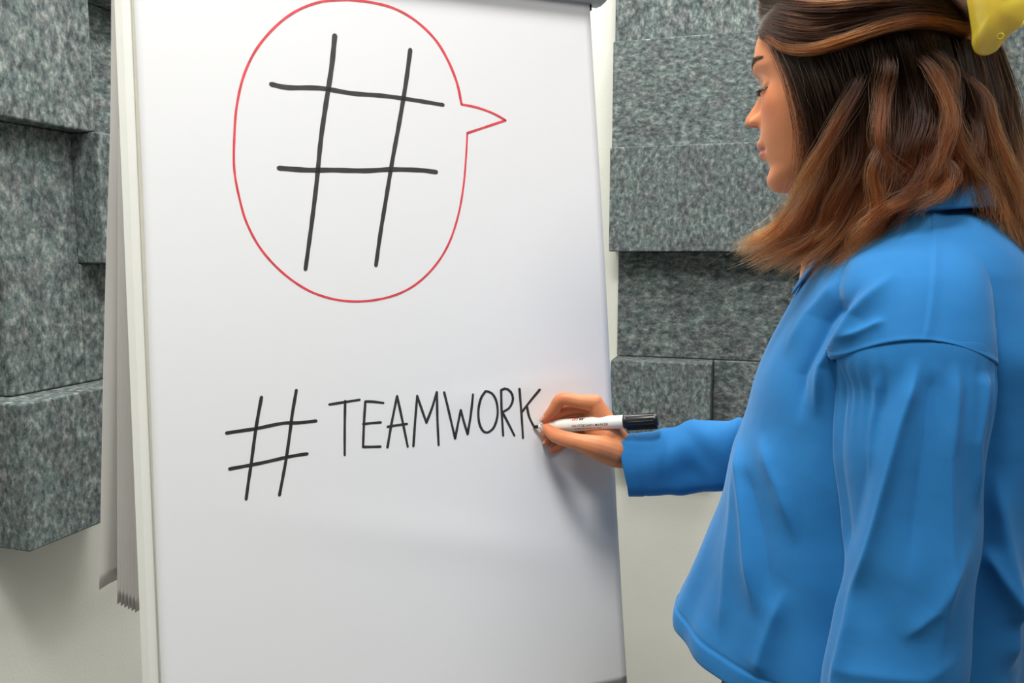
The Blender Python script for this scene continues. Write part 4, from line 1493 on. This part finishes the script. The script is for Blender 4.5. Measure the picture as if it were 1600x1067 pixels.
locks(GN, 115, 44, (0.07, 1.0), (0.0, .034), .0075, sh_hang, wave=.0065, jit=.0017, cut=.22)
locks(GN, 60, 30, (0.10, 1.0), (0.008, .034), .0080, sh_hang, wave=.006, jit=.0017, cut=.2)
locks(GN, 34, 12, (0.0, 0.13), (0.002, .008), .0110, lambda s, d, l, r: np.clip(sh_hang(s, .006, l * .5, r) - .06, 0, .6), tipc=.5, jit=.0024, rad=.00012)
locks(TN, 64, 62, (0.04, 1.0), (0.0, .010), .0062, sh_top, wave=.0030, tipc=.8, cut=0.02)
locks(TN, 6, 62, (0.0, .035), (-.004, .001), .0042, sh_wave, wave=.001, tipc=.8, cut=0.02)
# single locks that stand out, measured from the crop x = 1120 + u / 3.333, y = v / 3.333
Z3 = lambda K: [(1120 + u / 3.3333, v / 3.3333, z) for u, v, z in K]
for K, wd, ns in (
    ([(905, 175, .738), (905, 320, .730), (862, 520, .722), (835, 680, .716), (880, 820, .712), (955, 930, .712)], .0068, 170),
    ([(1040, 165, .735), (1110, 330, .726), (1185, 480, .716), (1225, 640, .708), (1180, 790, .704), (1120, 930, .704)], .0082, 230),
    ([(820, 240, .742), (745, 430, .736), (640, 620, .735), (545, 790, .738), (430, 960, .745), (330, 1140, .755)], .0060, 110),
    ([(960, 700, .708), (850, 800, .706), (805, 930, .706), (850, 1080, .704), (800, 1180, .706), (700, 1330, .715)], .0062, 120),
    ([(1270, 300, .727), (1400, 450, .722), (1440, 640, .714), (1500, 800, .708), (1570, 960, .700), (1640, 1200, .695)], .0065, 120),
    ([(1130, 900, .700), (1060, 1000, .700), (900, 1080, .702), (760, 1170, .708), (690, 1290, .714), (740, 1340, .716)], .0050, 90),
    ([(1200, 760, .703), (1240, 900, .698), (1190, 1000, .696), (1080, 1060, .696), (1010, 1110, .697)], .0040, 60),
    ([(430, 1010, .765), (300, 1180, .768), (180, 1260, .772), (110, 1310, .776)], .0060, 80),
    ([(1010, 160, .738), (1150, 250, .728), (1240, 380, .722), (1235, 600, .716), (1330, 850, .706), (1480, 1020, .700)], .0060, 70),
):
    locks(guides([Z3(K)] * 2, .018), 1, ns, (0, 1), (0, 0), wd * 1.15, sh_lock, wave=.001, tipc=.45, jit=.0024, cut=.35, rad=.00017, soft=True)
GM = mirror(GN); TM = mirror(TN)
GM = GM - Fh0 * .012
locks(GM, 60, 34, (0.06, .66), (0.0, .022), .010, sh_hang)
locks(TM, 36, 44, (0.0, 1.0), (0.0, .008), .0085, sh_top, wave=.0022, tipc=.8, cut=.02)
# loose fly-away hairs
for k in range(70):
    g = gmix(GN, rng.random()).copy()
    nz = rng.normal(0, 1, (5, 3)) * np.array([.008, .006, .008])
    g += np.array([np.interp(tt, [0, .25, .5, .75, 1], nz[:, i] * [0.1, .6, 1, 1.4, 2.2]) for i in range(3)]).T - inward(g) * .004
    STR.append(g); SHADE.append(np.clip(.35 + .4 * rng.random() + 0 * tt, 0, 1)); RAD.append(.00009 + 0 * tt)

HP_ = np.array(STR)
# strands lie on the shirt and the skin instead of entering them
flat = HP_.reshape(-1, 3)
for i in range(len(flat)):
    p = flat[i]
    if p[2] < 1.405:
        h = bvh_shirt.find_nearest(Vector(p), .05)
        if h[0] is not None:
            ctr = Vector(pt(-.02, 0, min(p[2], 1.30) - .05))
            nrm = h[1] if h[1].dot(h[0] - ctr) > 0 else -h[1]
            sd_ = (Vector(p) - h[0]).dot(nrm)
            if sd_ < .0022:
                flat[i] = np.array(h[0] + nrm * (.0022 + .0015 * rng.random()))
HP_ = flat.reshape(HP_.shape)
# lift what is left inside the head to the scalp
flat = HP_.reshape(-1, 3)
kc = hw(-.3, 0, 1.0)
dv = flat - kc; dl = np.linalg.norm(dv, axis=1)
for i in np.nonzero((dl < .125) & (flat[:, 2] > HC[2] - .06))[0]:
    h = bvh_skin.ray_cast(Vector(kc), Vector(dv[i] / dl[i]))
    if h[0] is not None and dl[i] < h[3] + .003:
        flat[i] = kc + dv[i] / dl[i] * (h[3] + .003 + .002 * rng.random())
HP_ = flat.reshape(HP_.shape)

nS = len(HP_)
print('strands', nS)

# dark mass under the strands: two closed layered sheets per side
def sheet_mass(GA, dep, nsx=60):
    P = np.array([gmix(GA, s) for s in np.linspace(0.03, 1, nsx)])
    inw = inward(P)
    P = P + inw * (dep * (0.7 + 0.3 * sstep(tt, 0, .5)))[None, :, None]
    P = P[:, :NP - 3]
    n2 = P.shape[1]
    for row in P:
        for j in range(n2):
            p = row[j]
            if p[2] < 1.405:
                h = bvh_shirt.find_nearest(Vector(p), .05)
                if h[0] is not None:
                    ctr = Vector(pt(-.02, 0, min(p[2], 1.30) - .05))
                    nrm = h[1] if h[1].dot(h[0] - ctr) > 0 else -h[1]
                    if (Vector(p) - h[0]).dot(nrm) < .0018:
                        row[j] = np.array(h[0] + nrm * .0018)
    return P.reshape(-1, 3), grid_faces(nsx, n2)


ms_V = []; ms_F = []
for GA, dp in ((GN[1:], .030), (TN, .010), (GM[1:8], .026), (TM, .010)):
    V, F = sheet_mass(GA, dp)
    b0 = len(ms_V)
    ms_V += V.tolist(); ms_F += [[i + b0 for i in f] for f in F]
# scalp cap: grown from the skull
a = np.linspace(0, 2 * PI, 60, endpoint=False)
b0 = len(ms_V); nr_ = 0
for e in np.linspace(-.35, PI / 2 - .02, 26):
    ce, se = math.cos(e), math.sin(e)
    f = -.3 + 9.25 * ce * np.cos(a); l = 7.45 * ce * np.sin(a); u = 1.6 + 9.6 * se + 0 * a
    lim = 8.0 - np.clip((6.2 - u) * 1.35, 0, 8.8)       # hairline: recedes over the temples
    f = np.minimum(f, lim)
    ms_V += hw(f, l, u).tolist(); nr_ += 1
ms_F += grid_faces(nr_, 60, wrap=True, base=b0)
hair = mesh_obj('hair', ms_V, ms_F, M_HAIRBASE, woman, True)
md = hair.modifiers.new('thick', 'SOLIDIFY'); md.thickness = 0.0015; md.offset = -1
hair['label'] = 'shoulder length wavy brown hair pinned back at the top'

hcv = bpy.data.hair_curves.new('hair_strands')
hcv.add_curves([NP] * nS)
hcv.points.foreach_set('position', HP_.astype(np.float32).ravel())
taper = np.clip(1.15 - tt ** 3 * 0.75, .2, 1)
rad = (np.array(RAD) * taper[None]).astype(np.float32).ravel()
ra = hcv.attributes.get('radius') or hcv.attributes.new('radius', 'FLOAT', 'POINT')
ra.data.foreach_set('value', rad)
sa = hcv.attributes.new('shade', 'FLOAT', 'POINT')
sa.data.foreach_set('value', np.array(SHADE).astype(np.float32).ravel())
hcv.materials.append(M_HAIR)
hso = bpy.data.objects.new('hair_strands', hcv); link(hso); hso.parent = hair
hso['kind'] = 'stuff'

# ------------------------------------------------------------------ yellow claw clip on the back of the hair
CC = at_depth(1558, 16, .700)
cz = CAM - CC; cz /= np.linalg.norm(cz)
cz = cz + RT * 0.10; cz /= np.linalg.norm(cz)
cx = np.cross(UPV, cz); cx /= np.linalg.norm(cx)
cy = np.cross(cz, cx)
clip = empty('hair_clip', CC, 'glossy yellow plastic claw clip holding back the brown hair', 'hair clip')
px2 = lambda x, y: ((x - 1558) / 1250 * .700, -(y - 16) / 1250 * .700)


def clip_shell(name, outline, dome, off, thick, tilt=0.0):
    """a domed plate with a rounded rim; outline as (x, y) in metres in the clip frame"""
    P = np.array(outline, float)
    Q = resample(np.vstack([P, P[:1]]), 96)[:-1]
    m = len(Q)
    c = Q.mean(0)
    V = []
    # front, rim, back as rings
    rows = [(r, dome * (1 - r ** 2.4)) for r in np.linspace(0.02, .93, 14)]
    z1 = rows[-1][1]
    for a in np.linspace(0, PI, 7)[1:-1]:
        rows.append((.93 + .07 * math.sin(a), z1 * .5 * (1 + math.cos(a)) - thick * .5 * (1 - math.cos(a))))
    rows += [(r, dome * .8 * (1 - r ** 2.4) - thick) for r in np.linspace(.92, .02, 8)]
    for r, z in rows:
        for q in Q:
            xy = c + (q - c) * r
            V.append(CC + cx * xy[0] + cy * xy[1] + cz * (z + off + tilt * xy[0]))
    F = grid_faces(len(rows), m, wrap=True)
    F.append(list(range(m))[::-1]); F.append(list(range((len(rows) - 1) * m, len(rows) * m)))
    return mesh_obj(name, V, F, M_CLIP, clip, True)


out1 = [px2(*p) for p in ((1518, -44), (1516, -10), (1520, 18), (1524, 44), (1525, 64), (1532, 77), (1545, 82), (1559, 77), (1568, 65), (1576, 56), (1588, 47), (1595, 36), (1597, 14), (1592, -6), (1590, -26), (1580, -44), (1560, -52), (1535, -52))]
j1 = clip_shell('jaw', out1, .010, .0, .004)
out2 = [px2(*p) for p in ((1566, -45), (1560, -10), (1562, 20), (1568, 46), (1580, 53), (1592, 50), (1604, 40), (1612, 20), (1608, -10), (1606, -40), (1590, -52))]
j2 = clip_shell('jaw', out2, -.008, -.016, .004, -.25)
# round dimple near the lower lobe, teeth behind, spring pin
dx, dy = px2(1563, 55)
V = []
for r, z in ((.0030, -.0002), (.0024, .0007), (.0018, .0002)):
    for t in np.linspace(0, 2 * PI, 24, endpoint=False):
        V.append(CC + cx * (dx + r * math.cos(t)) + cy * (dy + r * math.sin(t)) + cz * (z + .0062))
mesh_obj('dimple_rim', V, grid_faces(3, 24, wrap=True), M_CLIP, j1, True)
for k in range(5):
    x = -.016 + k * .005
    b0_ = CC + cx * x + cy * -.020 - cz * .004
    V, F = tube_geo(resample([b0_ + cy * .02, b0_, b0_ - cz * .010, b0_ - cz * .022 + cy * .004], 10), np.linspace(.0022, .0010, 10), 8)
    mesh_obj('tooth', V, F, M_CLIP, j1, True)
V, F = tube_geo([CC + cx * .016 + cy * .024 - cz * .008, CC - cx * .018 + cy * .024 - cz * .008], .0026, 12)
mesh_obj('spring_pin', V, F, M_CLIP, clip, True)

# ------------------------------------------------------------------ marker
pen = empty('whiteboard_marker', PEN_TIP, 'white whiteboard marker with a black cap on its end, held to the paper', 'marker')
# pen frame: x along the barrel, z toward the camera, y up
zt = -FW - pd * np.dot(-FW, pd); zt /= np.linalg.norm(zt)
yt = np.cross(zt, pd)
PM = frame_matrix(PEN_TIP, pd, yt, zt)
PR = 0.0088


def pen_part(name, prof, mat, n=40):
    bm = lathe_bm(prof, n); bm.transform(PM)
    return bm_obj(name, bm, mat, pen, True)


nib = box_bm(0.0, .010, -.0022, .0022, -.0016, .0016, .0006); nib.transform(PM)
bm_obj('nib', nib, M_BLACK, pen)
s1 = .0080
pen_part('ferrule', [(s1, 0), (s1, .0030), (s1 + .0008, .0036), (.0165, .0050), (.0172, .0058), (.0172, 0)], M_WHITEPL)
CAP0 = PEN_L - .0455
pen_part('barrel', [(.0168, 0), (.0168, .0062), (.020, .0066), (.0305, .0066), (.0325, .0076), (.036, PR - .0005), (.045, PR), (CAP0, PR), (CAP0 + .001, PR - .0005), (CAP0 + .001, 0)], M_WHITEPL)
cap = pen_part('cap', [(CAP0 - .0002, 0), (CAP0 - .0002, PR + .0002), (CAP0 + .0008, PR + .0008), (CAP0 + .004, PR + .0009), (CAP0 + .0045, PR + .0002), (PEN_L - .004, PR - .0006), (PEN_L - .0008, PR - .0014), (PEN_L, PR - .003), (PEN_L, 0)], M_BLACK)
cl = box_bm(CAP0 + .003, PEN_L - .002, -PR - .0030, -PR - .0012 + .0018, -.0022, .0022, .0007); cl.transform(PM)
bm_obj('cap_clip', cl, M_BLACK, cap)
for k in range(14):
    a = 2 * PI * k / 14
    rb = box_bm(CAP0 + .006, PEN_L - .005, -.0004, .0004, PR - .0009, PR + .0003, .0002, 1)
    rb.transform(Matrix.Rotation(a, 4, 'X')); rb.transform(PM)
    bm_obj('cap_rib', rb, M_BLACK, cap)


def barrel_text(txt, x0, size, ang0, mat, name, bold=0.0, shear=0.0):
    cu_ = bpy.data.curves.new(name, 'FONT'); cu_.body = txt; cu_.size = size; cu_.offset = bold; cu_.shear = shear
    o = bpy.data.objects.new('t', cu_); COL.objects.link(o)
    dg = bpy.context.evaluated_depsgraph_get()
    m_ = bpy.data.meshes.new_from_object(o.evaluated_get(dg))
    bpy.data.objects.remove(o)
    bm = bmesh.new(); bm.from_mesh(m_); bpy.data.meshes.remove(m_)
    bmesh.ops.triangulate(bm, faces=bm.faces[:])
    bmesh.ops.subdivide_edges(bm, edges=bm.edges[:], cuts=1)
    for v in bm.verts:
        x = x0 + v.co.x; a = ang0 + v.co.y / PR
        v.co = Vector((x, (PR + .00012) * math.sin(a), (PR + .00012) * math.cos(a)))
    bm.transform(PM)
    return bm_obj(name, bm, mat, pen)


barrel_text('WHITEBOARD-MARKER', .0575, .0047, -.30, M_BLACK, 'lettering', .00004)
barrel_text('trocken abwischbar, dry wipe', .0610, .0030, -.70, M_BLACK, 'lettering', .00003)
barrel_text('m', .0575, .0105, .72, M_RED, 'emblem', .0002, 0.3)
barrel_text('w', .0665, .0105, .72, M_BLACK, 'emblem', .0002, 0.3)
